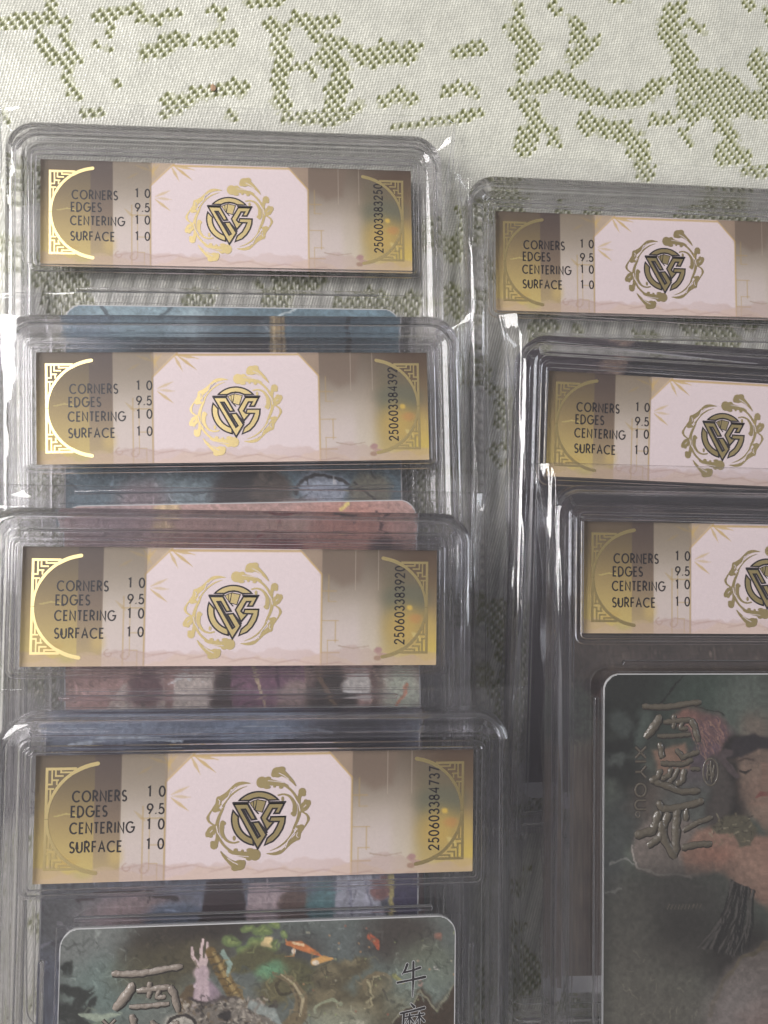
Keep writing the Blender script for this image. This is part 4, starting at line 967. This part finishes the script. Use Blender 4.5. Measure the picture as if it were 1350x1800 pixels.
def cloth():
    xs = np.concatenate([[-700, -400, -250, -150, -100, -80, -72], np.arange(-66, 102, .165), [104, 112, 130, 180, 280, 430, 700]])
    ys = np.concatenate([[-700, -400, -250, -160, -120], np.arange(-104, 62, .55), np.arange(62, 121, .165), [126, 140, 180, 260, 430, 700]])
    X, Y = np.meshgrid(xs, ys)
    # weave lattice
    a = np.array([.58, .085]); b = np.array([-.15, -.56])
    det = a[0] * b[1] - a[1] * b[0]
    wxn = X + .35 * (fbm(X * .05, Y * .05, 3, 2) - .5); wyn = Y + .35 * (fbm(X * .05, Y * .05, 5, 2) - .5)
    ci = (wxn * b[1] - wyn * b[0]) / det; cj = (a[0] * wyn - a[1] * wxn) / det
    I = np.round(ci); J = np.round(cj); du = ci - I; dv = cj - J
    # where the green figure shows, decided stitch by stitch
    imin, jmin = int(I.min()), int(J.min())
    near = (np.abs(X) < 140) & (np.abs(Y) < 140)
    i0, i1, j0, j1 = int(I[near].min()) - 3, int(I[near].max()) + 3, int(J[near].min()) - 3, int(J[near].max()) + 3
    gi, gj = np.meshgrid(np.arange(i0, i1 + 1), np.arange(j0, j1 + 1), indexing='ij')
    px = gi * a[0] + gj * b[0]; py = gi * a[1] + gj * b[1]
    d = np.full(px.shape, 9.0)
    for r, pts in SPOTS:
        r = r * 1.2
        for k in range(len(pts) - 1):
            (x0, y0), (x1, y1) = pts[k], pts[k + 1]
            L = (x1 - x0) ** 2 + (y1 - y0) ** 2 + 1e-9
            t = np.clip(((px - x0) * (x1 - x0) + (py - y0) * (y1 - y0)) / L, 0, 1)
            d = np.minimum(d, np.hypot(px - x0 - t * (x1 - x0), py - y0 - t * (y1 - y0)) / r)
    fig = d < 1.0 + .45 * (_hash(gi, gj, 9) - .5) + .95 * (fbm(px * .45 + py * .3, py * .45, 33, 2) - .5)
    other = (py < 72.5) & (fbm(px * .13, py * .15, 77, 3) > .56)
    fig |= other
    fig |= (py > 112) & (fbm(px * .13, py * .15, 78, 3) > .57)
    def look(ii, jj, tab):
        ok = (ii >= i0) & (ii <= i1) & (jj >= j0) & (jj <= j1)
        return np.where(ok, tab[np.clip(ii - i0, 0, tab.shape[0] - 1).astype(int), np.clip(jj - j0, 0, tab.shape[1] - 1).astype(int)], False)
    jit = _hash(I, J, 5)
    Fg = look(I, J, fig)
    # the figure's own coarser weave: green hollows in staggered rows, a raised white loop below each
    a2 = np.array([.875, .13]); b2 = np.array([-.23, -.93]); det2 = a2[0] * b2[1] - a2[1] * b2[0]
    wx2 = wxn + .07 * (vnoise(X * 1.1, Y * 1.1, 61) - .5); wy2 = wyn + .07 * (vnoise(X * 1.1, Y * 1.1, 67) - .5)
    ki = (wx2 * b2[1] - wy2 * b2[0]) / det2; kj = (a2[0] * wy2 - a2[1] * wx2) / det2
    best = np.full(X.shape, 9.0); lbest = np.full(X.shape, 9.0); jh = np.zeros(X.shape)
    KI = np.round(ki); KJ = np.round(kj)
    for oi in (-1, 0, 1):
        for oj in (-1, 0, 1):
            ti = KI + oi; tj = KJ + oj
            hx_ = ti * a2[0] + tj * b2[0]; hy_ = ti * a2[1] + tj * b2[1]
            ii = np.round((hx_ * b[1] - hy_ * b[0]) / det); jj = np.round((a[0] * hy_ - a[1] * hx_) / det)
            ok = ((ti + tj) % 2 == 0) & look(ii, jj, fig)
            uu = ki - ti; vv = kj - tj; h_ = _hash(ti, tj, 19)
            dd = np.where(ok, np.hypot(uu / (.50 + .18 * h_), (vv + .1) / (.64 + .2 * h_)), 9.0)
            jh = np.where(dd < best, h_, jh); best = np.minimum(best, dd)
            ld = np.where(ok, np.hypot((uu - .20) / .30, (vv - .62 - .5 * (uu - .2)) / .36), 9.0)
            lbest = np.minimum(lbest, ld)
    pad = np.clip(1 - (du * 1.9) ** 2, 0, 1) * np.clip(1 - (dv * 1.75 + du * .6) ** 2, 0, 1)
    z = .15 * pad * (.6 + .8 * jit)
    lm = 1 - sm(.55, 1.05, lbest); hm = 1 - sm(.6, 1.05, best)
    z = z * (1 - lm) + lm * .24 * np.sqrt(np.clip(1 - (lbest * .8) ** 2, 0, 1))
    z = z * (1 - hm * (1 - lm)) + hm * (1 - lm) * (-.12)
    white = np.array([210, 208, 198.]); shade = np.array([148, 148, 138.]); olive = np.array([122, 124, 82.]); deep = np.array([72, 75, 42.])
    C = shade + (white - shade) * pad[..., None]  # shading between the stitches is put into the colour, darker where the weave dips
    tint = fbm(X * .35, Y * .35, 15, 3)[..., None]
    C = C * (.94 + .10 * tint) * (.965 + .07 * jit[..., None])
    C = np.where(Fg[..., None], C * .72 + olive * .28, C)
    hc = olive + (deep - olive) * ((1 - sm(.1, .75, best)) * (.45 + .55 * jh))[..., None]
    C = C * (1 - hm[..., None]) + hc * hm[..., None]
    C = C * (1 - lm[..., None]) + np.array([216, 214, 202.]) * lm[..., None]
    # soft lie of the cloth: slight swells beyond the slabs
    sw = sm(78, 100, Y) * (fbm(X * .035 + Y * .012, Y * .05, 21, 3) - .35) * 2.4
    z = z + np.clip(sw, -.6, 2) - .02
    V = np.stack([X * S, Y * S, z * S], -1).reshape(-1, 3)
    ny, nx = X.shape
    idx = np.arange(nx * ny).reshape(ny, nx)
    F = np.stack([idx[:-1, :-1], idx[:-1, 1:], idx[1:, 1:], idx[1:, :-1]], -1).reshape(-1, 4)
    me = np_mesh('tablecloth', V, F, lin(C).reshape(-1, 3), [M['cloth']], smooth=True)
    return link('tablecloth', me, None, label='white woven tablecloth with olive green figured stitches under the slabs', category='tablecloth')
cloth()

def crumb():
    bm = bmesh.new(); bmesh.ops.create_icosphere(bm, subdivisions=3, radius=1)
    for v in bm.verts:
        n = .75 + .5 * float(vnoise(np.array(v.co.x * 2.1 + 4), np.array(v.co.y * 2.1 + v.co.z * 1.7), 5))
        v.co = (v.co.x * .55 * n * S, v.co.y * .7 * n * S, v.co.z * .18 * n * S)
    me = bpy.data.meshes.new('crumb'); bm.to_mesh(me); bm.free(); me.materials.append(M['fleck'])
    me.polygons.foreach_set('use_smooth', [True] * len(me.polygons))
    o = link('crumb', me, None, label='tiny brown crumb lying on the white tablecloth', category='crumb')
    o.location = (-20.1 * S, 88.8 * S, .55 * S)
crumb()
